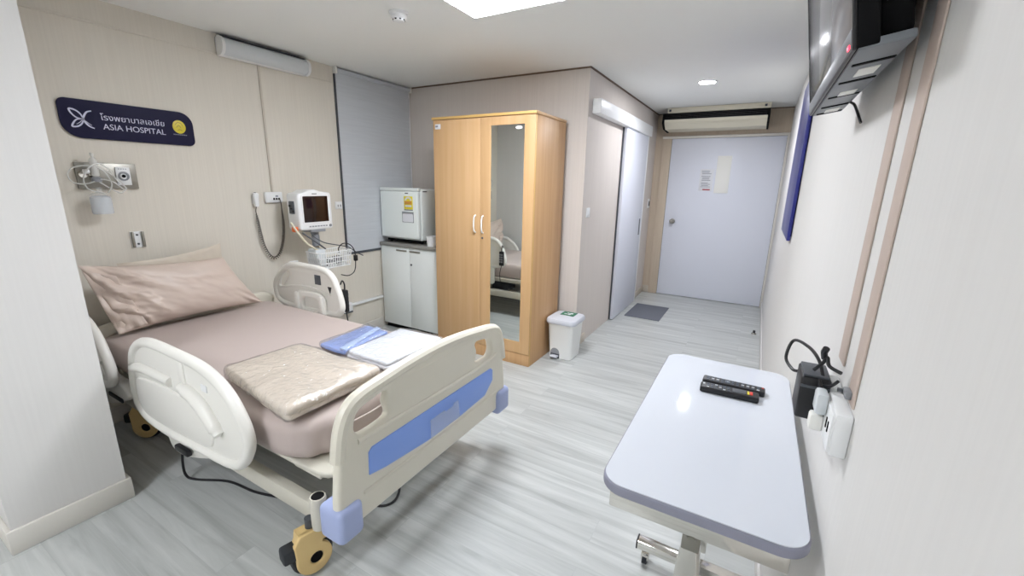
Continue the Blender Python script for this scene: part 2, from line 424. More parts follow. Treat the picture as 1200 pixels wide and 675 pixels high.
MB().lathe([(.085, 0), (.085, -.004), (.068, -.006), (.066, -.001), (.066, 0)], Md, 36).build('rim', M_white, t)
MB().lathe([(.066, -.001), (.066, -.003), (.03, -.0032), (0, -.0033)], Md, 36).build('lamp', M_litd, t)
t = thing('smoke_detector', 'small white smoke detector on the ceiling above the bed', 'smoke detector', (-1.93, 2.02, H))
Md = Matrix.Translation((-1.93, 2.02, H))
MB().lathe([(.052, 0), (.052, -.01), (.05, -.014), (.045, -.016), (.045, -.018)], Md).build('base', M_white, t)
MB().lathe([(.044, -.016), (.044, -.03), (.034, -.036), (.031, -.046), (.02, -.05), (0, -.05)], Md).build('sensor_head', M_white, t)
for k in range(8):
    a = 2*PI*k/8+.2; MB().box(-.0055, .0055, -.002, .002, -.003, .003, .0005, M=Matrix.Translation((-1.93+.0335*math.cos(a), 2.02+.0335*math.sin(a), H-.041)) @ Matrix.Rotation(a+PI/2, 4, 'Z')).build('vent_slot', M_blk2, t, label='dark vent slot')

# ------------------------------------------------------------------ air conditioner above the entry door
t = thing('air_conditioner', 'cream ceiling-hung air conditioner above the white entry door', 'air conditioner', (-.62, 6.0, 2.19))
AX0, AX1 = -1.20, -.045
mb = MB(); mb.box(AX0+.06, AX1, 5.76, 6.17, 2.372, 2.428, .006); mb.build('top_casing', M_accream, t)
mb = MB(); mb.box(AX0+.01, AX1-.01, 5.80, 6.16, 2.29, 2.375, .002); mb.build('air_intake', M_blk2, t, label='black air intake slot')
mb = MB()
for k in range(5): mb.box(AX0+.03, AX1-.03, 5.792, 5.80, 2.303+k*.014, 2.306+k*.014, 0)
mb.build('intake_grille', M_black, t)
sec = [(5.765, 2.295), (5.775, 2.265), (5.86, 2.195), (6.16, 2.19), (6.16, 2.295)]
def prism_x(sec, x0, x1, mi=0, mb=None):
    mb = mb or MB(); n = len(sec)
    mb.add([(x0, a, c) for a, c in sec]+[(x1, a, c) for a, c in sec], [tuple(range(n)), tuple(range(2*n-1, n-1, -1))]+[(k, (k+1) % n, n+(k+1) % n, n+k) for k in range(n)], mi)
    return mb
prism_x(sec, AX0+.03, AX1-.02).build('lower_casing', M_accream, t, smooth=20)
prism_x([(5.795, 2.2445), (5.793, 2.2425), (5.856, 2.1915), (5.858, 2.1935)], AX0+.3, AX1-.2).build('louvre', M_accream, t)
for x in (AX0, AX1-.02): prism_x([(5.79, 2.31), (5.78, 2.26), (5.87, 2.2), (6.16, 2.185), (6.16, 2.375), (5.80, 2.375)], x, x+.02).build('end_cap', M_blk2, t, label='dark end cap')
for x in (AX0+.09, AX1-.05): MB().box(x-.012, x+.012, 5.752, 5.762, 2.385, 2.41, .002).build('hanger_bolt', M_dgrey, t)

# ------------------------------------------------------------------ right wall: blue board, sockets, adapter
t = thing('wall_board', 'tall deep blue board on the right wall near the entry door', 'board', (XR, 3.55, 1.18))
MB().box(XR-.006, XR, 3.14, 3.96, 1.215, 2.18, .001).build('backing', M_navy, t)
MB().box(XR-.024, XR-.006, 3.11, 4.0, 1.19, 2.205, .002).build('face_panel', M_navyb, t)

# ------------------------------------------------------------------ head wall: lamp, sign, gas outlets, sockets, phone
t = thing('wall_lamp', 'long white unlit lamp high on the wall over the bed', 'wall lamp', (XL, 2.05, 2.35))
MB().box(XL, XL+.045, 1.72, 2.36, 2.292, 2.408, .004).build('back_tray', M_white, t)
n = 10; sec = [(XL+.04, 2.296)]+[(XL+.045+.05*math.sin(PI*k/n), 2.35-.054*math.cos(PI*k/n)) for k in range(n+1)]+[(XL+.04, 2.404)]
mb = MB(); N = len(sec); mb.add([(a, 1.735, c) for a, c in sec]+[(a, 2.345, c) for a, c in sec], [tuple(range(N)), tuple(range(2*N-1, N-1, -1))]+[(k, (k+1) % N, N+(k+1) % N, N+k) for k in range(N)])
mb.build('diffuser', M_lampw, t)
for y in (1.715, 2.345):
    mb = MB(); s2 = [(XL+.035, 2.29)]+[(XL+.045+.056*math.sin(PI*k/n), 2.35-.06*math.cos(PI*k/n)) for k in range(n+1)]+[(XL+.035, 2.41)]; N = len(s2)
    mb.add([(a, y, c) for a, c in s2]+[(a, y+.02, c) for a, c in s2], [tuple(range(N)), tuple(range(2*N-1, N-1, -1))]+[(k, (k+1) % N, N+(k+1) % N, N+k) for k in range(N)]); mb.build('end_cap', M_white, t)
MB().box(XL, XL+.06, 1.73, 2.35, 2.408, 2.414, .001).build('top_strip', M_dgrey, t, label='dark strip along the top')

# hospital sign
t = thing('hospital_sign', 'dark navy hospital name sign on the wall above the bed', 'sign', (XL, 1.19, 1.69))
def shape(x0, x1, y0, y1, tl, tr, br, bl): return rrect(x0, x1, y0, y1, (tr, tl, bl, br), 10)
out = shape(.878, 1.508, 1.694, 1.897, .035, .075, .035, .085)
MB().plate([out], .014, .002, F_x(XL+.008)).build('board', M_navy, t)
fx = XL+.0155
lg = MB()
def stroke(p, w0, w1, mb, x=fx):
    P = crom(p, 8); N = len(P)-1; V = []; F = []
    for i, q in enumerate(P):
        a = P[max(i-1, 0)]; b = P[min(i+1, N)]; d = (b-a).normalized(); nrm = Vector((-d.y, d.x, 0)); tt = i/N
        ww = (w0+(w1-w0)*math.sin(PI*tt))/2
        V += [(x, q.x+nrm.x*ww, q.y+nrm.y*ww), (x, q.x-nrm.x*ww, q.y-nrm.y*ww), (x+.001, q.x+nrm.x*ww, q.y+nrm.y*ww), (x+.001, q.x-nrm.x*ww, q.y-nrm.y*ww)]
    for i in range(N):
        k = i*4; F += [(k, k+4, k+6, k+2), (k+2, k+6, k+7, k+3), (k+3, k+7, k+5, k+1)]
    mb.add(V, F)
L2 = lambda *a: [(p[0], p[1], 0) for p in a]
stroke(L2((.972, 1.795), (.945, 1.80), (.926, 1.822), (.922, 1.842), (.945, 1.838), (.964, 1.82), (.972, 1.795)), .005, .008, lg)
stroke(L2((.972, 1.795), (.945, 1.79), (.928, 1.77), (.922, 1.752), (.945, 1.755), (.964, 1.772), (.972, 1.795)), .005, .008, lg)
stroke(L2((1.012, 1.842), (.99, 1.832), (.974, 1.805), (.972, 1.795), (.978, 1.778), (.992, 1.76), (1.012, 1.75)), .005, .010, lg)
stroke(L2((.940, 1.765), (.955, 1.776), (.967, 1.79)), .002, .003, lg); stroke(L2((.978, 1.788), (.99, 1.775), (1.003, 1.765)), .002, .003, lg)
lg.build('butterfly_logo', M_letter, t, smooth=0)
def put(mat4, u, v): return mat4 @ Matrix.Translation((u, v, 0))
MB().text('โรงพยาบาลเอเชีย', .302, put(F_x(fx), 1.046, 1.800), .002).build('thai_lettering', M_letter, t, smooth=0)
MB().text('ASIA HOSPITAL', .298, put(F_x(fx), 1.050, 1.750), .002, height=.031).build('english_lettering', M_letter, t, smooth=0)
e = MB().plate([circ(1.427, 1.806, .036, 32, .04)], .003, .001, F_x(fx)).build('yellow_emblem', M_gold, t, label='round yellow emblem')
mb = MB()
for p in (((1.405, 1.815, 0), (1.42, 1.832, 0), (1.44, 1.826, 0), (1.448, 1.81, 0)), ((1.41, 1.80, 0), (1.425, 1.815, 0), (1.436, 1.80, 0)), ((1.415, 1.785, 0), (1.43, 1.79, 0), (1.442, 1.782, 0))): stroke(p, .0015, .003, mb, fx+.0015)
mb.build('emblem_mark', M_golddk, e, smooth=0)
mb = MB()
for k in range(9): mb.box(fx-.001, fx+.0005, 1.39+k*.0085, 1.396+k*.0085, 1.756, 1.7615, 0)
mb.build('small_caption', M_ink, t, smooth=0)

# medical gas outlets
t = thing('medical_gas_panel', 'steel medical gas panel on the wall above the pillow', 'gas panel', (XL, 1.03, 1.42))
MB().box(XL, XL+.018, .893, 1.163, 1.421, 1.565, .003).build('steel_plate', M_steel, t)
sk = MB().box(XL+.018, XL+.026, 1.063, 1.130, 1.443, 1.545, .003).build('vacuum_outlet', M_white, t, label='white outlet plate')
MB().plate([circ(1.096, 1.494, .026), circ(1.096, 1.494, .017)], .008, .001, F_x(XL+.029)).build('ring', M_grey, sk)
MB().cyl((XL+.024, 1.096, 1.494), (XL+.030, 1.096, 1.494), .009).build('port', M_blk2, sk)
mb = MB()
for k in range(4): mb.box(XL+.0255, XL+.0265, 1.075+.011*k, 1.082+.011*k, 1.532, 1.537, 0)
mb.build('print', M_ink, sk, smooth=0)
for y in (.915, .955): MB().cyl((XL+.018, y, 1.50), (XL+.045, y, 1.50), .018).build('gas_socket', M_chrome, t)
t = thing('oxygen_flowmeter', 'clear oxygen flowmeter plugged into the steel gas panel', 'flowmeter', (XL+.07, .955, 1.45))
MB().cyl((XL+.04, .955, 1.50), (XL+.085, .955, 1.50), .014).build('stem', M_chrome, t)
mb = MB(); mb.lathe([(.014, 0), (.017, .003), (.017, .085), (.012, .095), (.007, .1), (.007, .115), (.009, .116), (.009, .122), (0, .123)], Matrix.Translation((XL+.085, .955, 1.492)))
mb.build('flow_tube', M_tubec, t)
MB().lathe([(.006, 0), (.006, .07), (0, .071)], Matrix.Translation((XL+.085, .955, 1.495))).build('scale', M_white, t)
MB().cyl((XL+.085, .93, 1.515), (XL+.085, .905, 1.515), .012).build('valve_knob', M_white, t)
MB().lathe([(0, -.03), (.02, -.03), (.023, -.025), (.023, -.01), (.012, 0), (0, 0.001)], Matrix.Translation((XL+.085, .955, 1.49))).build('coupling', M_grey, t)
t = thing('oxygen_humidifier_bottle', 'clear humidifier bottle hanging below the flowmeter', 'bottle', (XL+.085, .955, 1.28))
Mh = Matrix.Translation((XL+.085, .955, 1.285))
MB().lathe([(0, 0), (.042, 0), (.046, .006), (.046, .085), (.042, .095), (.03, .1), (0, .101)], Mh).build('jar', M_water, t)
MB().lathe([(.04, .088), (.046, .09), (.046, .105), (.03, .115), (.012, .12), (.012, .145), (0, .146)], Mh).build('cap', M_clear, t)
t = thing('oxygen_tubing', 'loops of clear oxygen tubing hanging at the gas panel', 'tubing', (XL+.08, .95, 1.42))
for i, p in enumerate((
    [(-3.21, .99, 1.40), (-3.20, 1.01, 1.45), (-3.20, .985, 1.52), (-3.21, .93, 1.545), (-3.22, .87, 1.535), (-3.23, .845, 1.495), (-3.22, .86, 1.455), (-3.21, .91, 1.45), (-3.2, .97, 1.475), (-3.2, 1.02, 1.46), (-3.21, 1.06, 1.42)],
    [(-3.21, .97, 1.40), (-3.20, .91, 1.42), (-3.20, .895, 1.47), (-3.19, .92, 1.53), (-3.19, .965, 1.56), (-3.20, 1.01, 1.53), (-3.21, 1.04, 1.47), (-3.22, 1.075, 1.43), (-3.22, 1.05, 1.40), (-3.215, 1.0, 1.43), (-3.21, .96, 1.46)],
    [(-3.2, 1.0, 1.52), (-3.21, 1.03, 1.49), (-3.22, 1.065, 1.45), (-3.22, 1.08, 1.42)])):
    MB().tube(p, .0038, 8, smooth=8).build('tube', M_tubec, t)
# bracket plate low on the wall
t = thing('wall_bracket', 'small white slotted bracket on the wall above the pillow', 'bracket', (XL, 1.11, 1.11))
mb = MB(); mb.box(XL, XL+.006, 1.078, 1.146, 1.068, 1.166, .002); mb.build('plate', M_white, t)
for y in (1.082, 1.132): MB().box(XL+.005, XL+.022, y, y+.012, 1.07, 1.165, .003).build('side_rail', M_steel, t)
for z in (1.09, 1.145): MB().cyl((XL+.005, 1.112, z), (XL+.009, 1.112, z), .006).build('screw', M_dgrey, t)

def socket(name, label, cat, y0, y1, z0, z1, dep=.02):
    t = thing(name, label, cat, (XL, (y0+y1)/2, z0))
    MB().box(XL, XL+dep, y0, y1, z0, z1, .006).build('back_box', M_white, t)
    MB().box(XL+dep-.001, XL+dep+.004, y0+.006, y1-.006, z0+.006, z1-.006, .003).build('face_plate', M_white, t)
    return t
t = socket('nurse_call_socket', 'white nurse call socket box at the foot of the vertical duct', 'socket', 1.925, 2.06, 1.316, 1.397, .03)
for k, y in enumerate((1.985, 2.005, 2.025)): MB().box(XL+.033, XL+.04, y-.006, y+.006, 1.338, 1.353, .002).build('jack', M_blk2, t, label='black jack')
MB().box(XL+.033, XL+.036, 2.0, 2.02, 1.36, 1.372, .001).build('print', M_ink, t)
t = socket('wall_outlet', 'white wall outlet half hidden behind the patient monitor', 'outlet', 2.556, 2.63, 1.241, 1.308, .012)
for y in (2.58, 2.605): MB().box(XL+.0155, XL+.0165, y-.004, y+.004, 1.262, 1.282, 0).build('slot', M_dgrey, t)
d = MB().box(XL, XL+.010, 1.988, 2.004, 1.397, 2.293, .003).build('cable_duct', M_skirt, origin=(XL, 1.996, 1.4)); tag(d, 'thin vertical cable duct from the wall lamp to the socket', 'cable duct')

t = thing('nurse_call_handset', 'white nurse call handset hanging on the head wall', 'handset', (XL, 1.85, 1.29))
MB().box(XL, XL+.012, 1.832, 1.866, 1.31, 1.375, .004).build('holder', M_white, t)
mb = MB(); rings = []
for z, a, bb in ((1.290, .012, .010), (1.296, .016, .013), (1.34, .018, .014), (1.375, .021, .016), (1.386, .020, .015), (1.391, .012, .009)):
    rings.append([(XL+.026+q[0], 1.85+q[1], z) for q in rrect(-bb, bb, -a, a, min(a, bb)*.6, 4)])
mb.loft(rings).build('handset_body', M_white, t)
MB().cyl((XL+.026, 1.85, 1.39), (XL+.026, 1.85, 1.395), .007).build('call_button', M_dgrey, t)
path = crom([(XL+.026, 1.848, 1.292), (XL+.03, 1.838, 1.26), (XL+.03, 1.84, 1.22), (XL+.03, 1.852, 1.10), (XL+.03, 1.872, .98), (XL+.03, 1.92, .895), (XL+.03, 1.975, .905), (XL+.03, 2.02, 1.0), (XL+.032, 2.04, 1.12), (XL+.032, 2.04, 1.24), (XL+.044, 2.032, 1.30), (XL+.045, 2.025, 1.345)], 40)
# coil the middle of the cord, leave straight leads
hel = []; S = 0; tot = len(path)
for i in range(tot-1):
    p, q = path[i], path[i+1]; d = (q-p); S += d.length; f = i/tot
    rad = .009*min(1, max(0, (f-.14)*14))*min(1, max(0, (.86-f)*10)); dn = d.normalized()
    u = dn.cross(Vector((1, 0, 0))).normalized(); v = dn.cross(u)
    a = S/.016*2*PI
    hel.append(p+(u*math.cos(a)+v*math.sin(a))*rad)
    for k in (.33, .66):
        pp = p+d*k; a2 = (S+d.length*k)/.016*2*PI; hel.append(pp+(u*math.cos(a2)+v*math.sin(a2))*rad)
MB().tube(hel, .0032, 6).build('coiled_cord', mat('dark_brown_cord', '#3c322c', .5), t, label='dark coiled cord')

# trunking and junction box low on the wall
d = MB().box(XL, XL+.03, 2.62, 3.045, .318, .342, .004).build('cable_trunking', M_white, origin=(XL, 2.9, .33)); tag(d, 'white horizontal cable trunking low on the wall beside the cabinet', 'cable trunking')
t = thing('junction_box', 'white junction box at the end of the low wall trunking', 'junction box', (XL, 2.58, .27))
MB().box(XL, XL+.055, 2.535, 2.632, .275, .365, .006).build('box_body', M_white, t)
MB().box(XL+.02, XL+.058, 2.54, 2.627, .268, .285, .004).build('underside_shade', M_dgrey, t, label='dark strip painted for the shadow under the box')  # shadow on the underside of the box, put in as a dark piece

# ------------------------------------------------------------------ corner cabinet, fridge, bottle, cup
CX0, CX1, CY0, CY1 = -3.283, -2.50, 3.05, 3.55
t = thing('low_cabinet', 'white two-door low cabinet with grey top under the small fridge', 'cabinet', ((CX0+CX1)/2, 3.3, 0))
mb = MB(); mb.box(CX0, CX1, CY0+.022, CY1, .05, .868, .002); mb.build('carcass', M_cab, t)
MB().box(CX0+.01, CX1-.01, CY0+.035, CY1, 0, .05, .001).build('plinth', M_blk2, t, label='black plinth')
MB().box(CX0-.002, CX1+.004, CY0-.012, CY1, .868, .90, .004).build('countertop', M_counter, t, label='grey countertop')
xm = -2.902
for i, (a, c) in enumerate(((CX0+.003, xm-.002), (xm+.002, CX1-.003))):
    dr = MB().box(a, c, CY0, CY0+.02, .052, .864, .003).build('door', M_cab, t)
    hx0 = xm-.165 if i == 0 else xm+.008
    MB().box(hx0, hx0+.135, CY0-.006, CY0+.001, .826, .843, .002).build('handle', M_steel, dr, label='recessed steel pull')
    if i: MB().cyl((xm+.026, CY0+.001, .705), (xm+.026, CY0-.005, .705), .010).build('lock', M_dgrey, dr)
t = thing('small_fridge', 'white mini fridge on the low cabinet in the corner', 'fridge', (-3.03, 3.28, .9))
FX0, FX1 = -3.277, -2.785
mb = MB(); mb.box(FX0, FX1, 3.115, 3.50, .935, 1.425, .02, 4); mb.build('casing', M_frid, t)
MB().box(FX0+.02, FX1-.02, 3.13, 3.48, .915, .937, .003).build('base', M_blk2, t, label='dark base')
for a in (FX0+.04, FX1-.04):
    for c in (3.16, 3.45): MB().cyl((a, c, .9), (a, c, .917), .015).build('foot', M_blk2, t)
dr = MB().box(FX0+.002, FX1-.002, 3.065, 3.112, .955, 1.405, .014, 4).build('door', M_frid, t)
MB().box(FX0, FX1, 3.07, 3.115, 1.408, 1.437, .006).build('top_cap', M_frid, t)
MB().box(FX1-.001, FX1+.002, 3.14, 3.20, 1.40, 1.41, .001).build('side_badge', M_dgrey, t)
def fr(x0, x1, z0, z1, m, nm, d0=3.0635, d1=3.066, par=dr, bev=.0005, label=None): return MB().box(x0, x1, d0, d1, z0, z1, bev).build(nm, m, par, label=label)
fr(-2.955, -2.845, 1.238, 1.36, M_lblyel, 'energy_label', label='yellow energy label')
mb = MB(); n = 12; P = [(-2.90+.043*math.cos(PI*k/n), 1.32+.035*math.sin(PI*k/n)) for k in range(n+1)]
mb.plate([P+[(-2.90+.026*math.cos(PI-PI*k/n), 1.32+.02*math.sin(PI-PI*k/n)) for k in range(n+1)]], .002, .0003, F_y(3.0632)).build('label_dial', M_paper, dr)
fr(-2.945, -2.855, 1.285, 1.315, M_lblor, 'label_band', 3.0628, 3.064); fr(-2.94, -2.86, 1.262, 1.277, M_paper, 'label_lines', 3.0628, 3.064); fr(-2.955, -2.845, 1.228, 1.236, M_dgrey, 'label_footer', 3.0628, 3.064)
fr(-2.985, -2.838, 1.113, 1.215, M_grey, 'ticket_window', label='grey recessed ticket')
mb = MB(); P = rrect(-2.978, -2.845, 1.118, 1.19, .01); mb.plate([[(x, z+(.018*(1-((x+2.91)/.067)**2) if z > 1.17 else 0)) for x, z in P]], .002, .0003, F_y(3.063)).build('ticket', M_paper, dr)
fr(-2.94, -2.90, 1.383, 1.392, M_dgrey, 'badge')
t = thing('water_bottle', 'clear small bottle on the grey countertop behind the cup', 'bottle', (-2.655, 3.22, .9))
Mb = Matrix.Translation((-2.64, 3.22, .9))
MB().lathe([(0, 0), (.03, 0), (.033, .006), (.033, .12), (.030, .15), (.031, .175), (.02, .215), (.013, .235), (.013, .25), (0, .251)], Mb).build('bottle_body', M_water, t)
MB().lathe([(0, .262), (.013, .262), (.015, .258), (.015, .24), (.0155, .238)], Mb).build('cap', M_white, t)
MB().lathe([(.0335, .06), (.034, .062), (.034, .11), (.0335, .112)], Mb).build('label_band', M_paper, t)
t = thing('cup', 'white cup standing on the countertop between fridge and wardrobe', 'cup', (-2.65, 3.10, .9))
Mb = Matrix.Translation((-2.655, 3.10, .9))
MB().lathe([(0, 0), (.038, 0), (.042, .004), (.05, .098), (.052, .1), (.049, .1), (.041, .01), (0, .009)], Mb).build('cup_body', M_white, t)
MB().tube([(-2.607, 3.10, .975), (-2.58, 3.10, .968), (-2.572, 3.10, .945), (-2.585, 3.10, .925), (-2.610, 3.10, .922)], .005, 8, smooth=6).build('handle', M_white, t)

# ------------------------------------------------------------------ wardrobe
WX0, WX1, WY0, WY1, WZ = -2.475, -1.505, 2.943, 3.50, 2.02
t = thing('wardrobe', 'tall beech wardrobe with a mirror on its right door', 'wardrobe', ((WX0+WX1)/2, 3.22, 0))
th = .018
MB().box(WX0, WX0+th, WY0+.022, WY1, 0, WZ-.022, .001).build('side_panel', M_beech, t)
MB().box(WX1-th, WX1, WY0+.022, WY1, 0, WZ-.022, .001).build('side_panel', M_beech, t)
MB().box(WX1-.012, WX1+.0015, WY0+.012, WY0+.024, .0, WZ-.022, .002).build('edge_band', M_edge, t, label='yellow edge band')
MB().box(WX0-.008, WX1+.008, WY0-.006, WY1, WZ-.022, WZ, .003).build('top_panel', M_beechl, t)
MB().box(WX0-.009, WX1+.009, WY0-.0075, WY0-.005, WZ-.020, WZ-.002, .001).build('edge_band', M_edge, t, label='yellow edge band along the top')
MB().box(WX0+th, WX1-th, WY1-.008, WY1, .08, WZ-.022, 0).build('back_panel', M_beech, t)
MB().box(WX0+th, WX1-th, WY0+.03, WY1-.01, .09, .108, .001).build('bottom_panel', M_beech, t)
MB().box(WX0+.001, WX1-.001, WY0+.004, WY0+.022, 0, .10, .001).build('plinth', M_beech, t)
xs = -1.995
dl = MB().box(WX0+.002, xs-.0015, WY0, WY0+.02, .104, WZ-.026, .002).build('door', M_beechl, t)
mx0, mx1, mz0, mz1 = -1.897, -1.598, .205, 1.932
mb = MB(); mb.plate([rrect(xs+.0015, WX1-.002, .104, WZ-.026, .002, 2), list(reversed(rrect(mx0, mx1, mz0, mz1, .002, 2)))], .02, .0015, F_y(WY0+.01))
dm = mb.build('door', M_beechl, t)
mi = MB().box(mx0-.003, mx1+.003, WY0+.006, WY0+.014, mz0-.003, mz1+.003, 0).build('mirror', M_mirror, dm, smooth=0)
MB().plate([circ(-1.648, 1.908, .03, 28, .012)], .002, .0004, F_y(WY0+.0045)).build('oval_sticker', M_paper, mi)
for dd, x in ((dl, -2.042), (dm, -1.965)):
    mb = MB(); mb.tube([(x, WY0+.002, 1.235), (x, WY0-.016, 1.228), (x, WY0-.026, 1.20), (x, WY0-.028, 1.165), (x, WY0-.026, 1.13), (x, WY0-.016, 1.102), (x, WY0+.002, 1.095)], .0065, 10, smooth=6)
    mb.build('handle', M_ivory, dd, label='pale bow handle')
MB().cyl((-1.972, WY0+.001, 1.052), (-1.972, WY0-.004, 1.052), .009).build('lock', M_dgrey, dm)
lb = MB().box(-2.452, -2.395, WY0-.0015, WY0+.001, 1.925, 1.965, .0005).build('label_sticker', M_paper, dl)
MB().box(-2.447, -2.42, WY0-.0022, WY0-.001, 1.94, 1.955, 0).build('sticker_print', M_ink, lb, smooth=0)

# ------------------------------------------------------------------ pedal bin
t = thing('pedal_bin', 'white pedal bin with green sticker beside the wardrobe', 'bin', (-1.345, 3.33, 0))
bx, by = -1.357, 3.36
def rr3(hw, hd, r, z, n=6): return [(bx+q[0], by+q[1], z) for q in rrect(-hw, hw, -hd, hd, r, n)]
mb = MB(); mb.loft([rr3(.098, .105, .03, 0), rr3(.104, .112, .032, .004), rr3(.118, .13, .036, .30), rr3(.121, .133, .036, .305), rr3(.121, .133, .036, .33)]); mb.build('bucket', M_bin, t)
mb = MB(); mb.loft([rr3(.134, .146, .05, .325), rr3(.138, .15, .055, .332), rr3(.138, .15, .055, .352), rr3(.130, .142, .05, .366), rr3(.10, .112, .04, .374), rr3(.02, .03, .01, .377)]); ld = mb.build('lid', M_binlid, t, label='pale grey lid')
st = MB().box(bx-.055, bx+.07, by-.01, by+.10, .3745, .379, .001).build('green_sticker', M_green, ld, label='green sticker with white marks')
mb = MB()
for a in ((-.028, .0, .02, .036), (.006, .03, .012, .05), (-.012, .004, .055, .066)): mb.box(bx+a[0], bx+a[1], by+a[2], by+a[3], .3785, .3797, 0)
mb.plate([circ(bx+.03, by+.055, .016, 16)], .0012, .0002, F_z(.3791)); mb.build('sticker_print', M_paper, st, smooth=0)
mb = MB(); P = rrect(bx-.085, bx+.0, 0.004, .10, (.042, .042, .004, .004), 8)
mb.plate([P], .004, .001, F_y(by-.113)).build('pedal_recess', M_dgrey, t, label='dark pedal recess')
MB().box(bx-.078, bx-.007, by-.155, by-.108, .018, .032, .005).build('pedal', M_binlid, t)
mb = MB(); P = rrect(bx-.083, bx-.002, .045, .098, (.04, .04, .003, .003), 8); mb.plate([P], .012, .003, F_y(by-.112)).build('pedal_hood', M_grey, t)

# ------------------------------------------------------------------ floor mat, door stop, switches, notices
m_ = MB().box(-1.225, -.825, 4.85, 5.475, 0, .009, .003).build('floor_mat', M_mat, origin=(-1.02, 5.16, 0)); tag(m_, 'dark grey floor mat in front of the sliding door', 'mat')
t = thing('door_stop', 'small dark floor door stop near the right wall', 'door stop', (.125, 4.98, 0))
MB().lathe([(.024, 0), (.024, .006), (.018, .012), (0, .013)], Matrix.Translation((.125, 4.98, 0))).build('base', M_steel, t)
MB().box(.113, .137, 4.966, 4.99, .008, .04, .006).build('rubber_buffer', M_rub, t)
t = thing('light_switch', 'white light switch on the corridor wall beside the sliding door', 'light switch', (XC, 3.70, 1.22))
MB().box(XC, XC+.009, 3.655, 3.735, 1.215, 1.30, .004).build('plate', M_white, t)
for y in (3.675, 3.70): MB().box(XC+.008, XC+.013, y, y+.02, 1.235, 1.28, .002).build('rocker', M_white, t)
t = thing('wall_card_holder', 'small white and black switch by the corner near the entry door', 'switch', (XC, 6.08, 1.2))
MB().box(XC, XC+.012, 6.03, 6.11, 1.21, 1.33, .003).build('plate', M_white, t)
MB().box(XC+.011, XC+.016, 6.05, 6.09, 1.235, 1.30, .002).build('slot', M_blk2, t, label='black slot')
t = thing('door_notice', 'white printed notice taped to the entry door', 'notice', (-.66, YD, 1.45))
MB().box(-.738, -.578, YD-.0015, YD+.001, 1.452, 1.728, .0004).build('sheet', M_paper, t)
mb = MB(); random.seed(3)
for k in range(13):
    z = 1.70-k*.0165; a = -.725+random.random()*.02; c = -.60-random.random()*.045
    if k in (3, 8): continue
    mb.box(a, c, YD-.002, YD-.001, z, z+.006, 0)
mb.build('printed_lines', M_ink, t, smooth=0)
MB().box(-.69, -.60, YD-.002, YD-.001, 1.462, 1.478, 0).build('red_stripe', M_redink, t, smooth=0, label='red stripe')
d = MB().box(-.552, -.388, YD-.004, YD+.001, 1.43, 1.89, .001).build('viewing_panel_cover', M_ivory, origin=(-.47, YD, 1.43)); tag(d, 'tall ivory cover panel on the entry door beside the notice', 'panel')

# ------------------------------------------------------------------ hospital bed
BY = 1.318                                           # centre line of the bed
bed = thing('hospital_bed', 'cream hospital bed with blue-panelled footboard and side rails', 'bed', (-2.1, BY, 0))
def board(x, sgn, top):
    """head- or footboard; sgn = side its show face looks to"""
    hw = [(.545, .295), (.548, .42), (.526, .60), (.508, .70), (.475, .765), (.42, .795), (.30, .812), (.15, .828), (0, .834)]
    hw = [(a, z+(top-.834)*max(0, (z-.6)/.234)) for a, z in hw]
    o = [(BY-a, z) for a, z in hw]+[(BY+a, z) for a, z in reversed(hw[:-1])]
    o = [(p.x, p.y) for p in crom([(a, z, 0) for a, z in o], 5)]
    dz = top-.834
    holes = []
    for s, a, c in ((-1, .31, .455), (1, .275, .408)):
        h = [(a, .645), (a+.005, .70), (a-.005, .745), (a+.06, .742), (c-.02, .725), (c, .685), (c-.005, .652), (c-.04, .635)]
        h = [(BY+s*q[0], q[1]+dz*.8) for q in h]
        h = [(p.x, p.y) for p in crom([(q[0], q[1], 0) for q in h], 5, True)]
        holes.append(h)
    b = MB(); b.plate([o]+holes, .042, .017, F_x(x))
    # moulded rim over the top and around the hand slots
    top_pts = [(x+sgn*.006, BY-a, z-.020) for a, z in hw[2:]]+[(x+sgn*.006, BY+a, z-.020) for a, z in reversed(hw[2:-1])]
    b.tube(top_pts, .025, 10, smooth=4)
    b.tube([(x+sgn*.016, q[0], q[1]) for q in ((BY-.45, .618), (BY-.30, .618), (BY, .612), (BY+.25, .612), (BY+.40, .618), (BY+.45, .63))], .013, 8, smooth=4)
    b.tube([(x+sgn*.016, q[0], q[1]) for q in ((BY-.44, .405), (BY, .400), (BY+.46, .41))], .010, 8, smooth=4)
    return b
foot = board(-1.118, 1, .834).build('footboard', M_cream, bed)
bl = [(.905, .462), (.908, .552), (.925, .567), (1.715, .567), (1.732, .552), (1.732, .496), (1.66, .438), (1.43, .424), (1.22, .424), (.985, .447)]
MB().plate([bl], .008, .002, F_x(-1.097)).build('blue_panel', M_blue, foot, label='blue panel across the footboard')
pk = MB(); pk.plate([[(1.232, .43), (1.436, .436), (1.424, .523), (1.395, .523), (1.385, .512), (1.335, .510), (1.325, .519), (1.231, .519)]], .003, .0008, F_x(-1.085)); pk.build('card_pocket', M_clear, foot, label='clear card pocket')
for s in (-1, 1):
    y0, y1 = (BY-.562, BY-.455) if s < 0 else (BY+.455, BY+.575)
    mb = MB(); mb.box(-1.20, -1.078, y0, y1, .265, .402, .025, 4); mb.build('corner_bumper', M_bump, bed, label='periwinkle blue corner bumper')
    mb = MB(); mb.box(-3.235, -3.12, BY+s*.50-.05, BY+s*.50+.05, .265, .40, .025, 4); mb.build('corner_bumper', M_cream, bed)
board(-3.205, -1, .665).build('headboard', M_cream, bed)
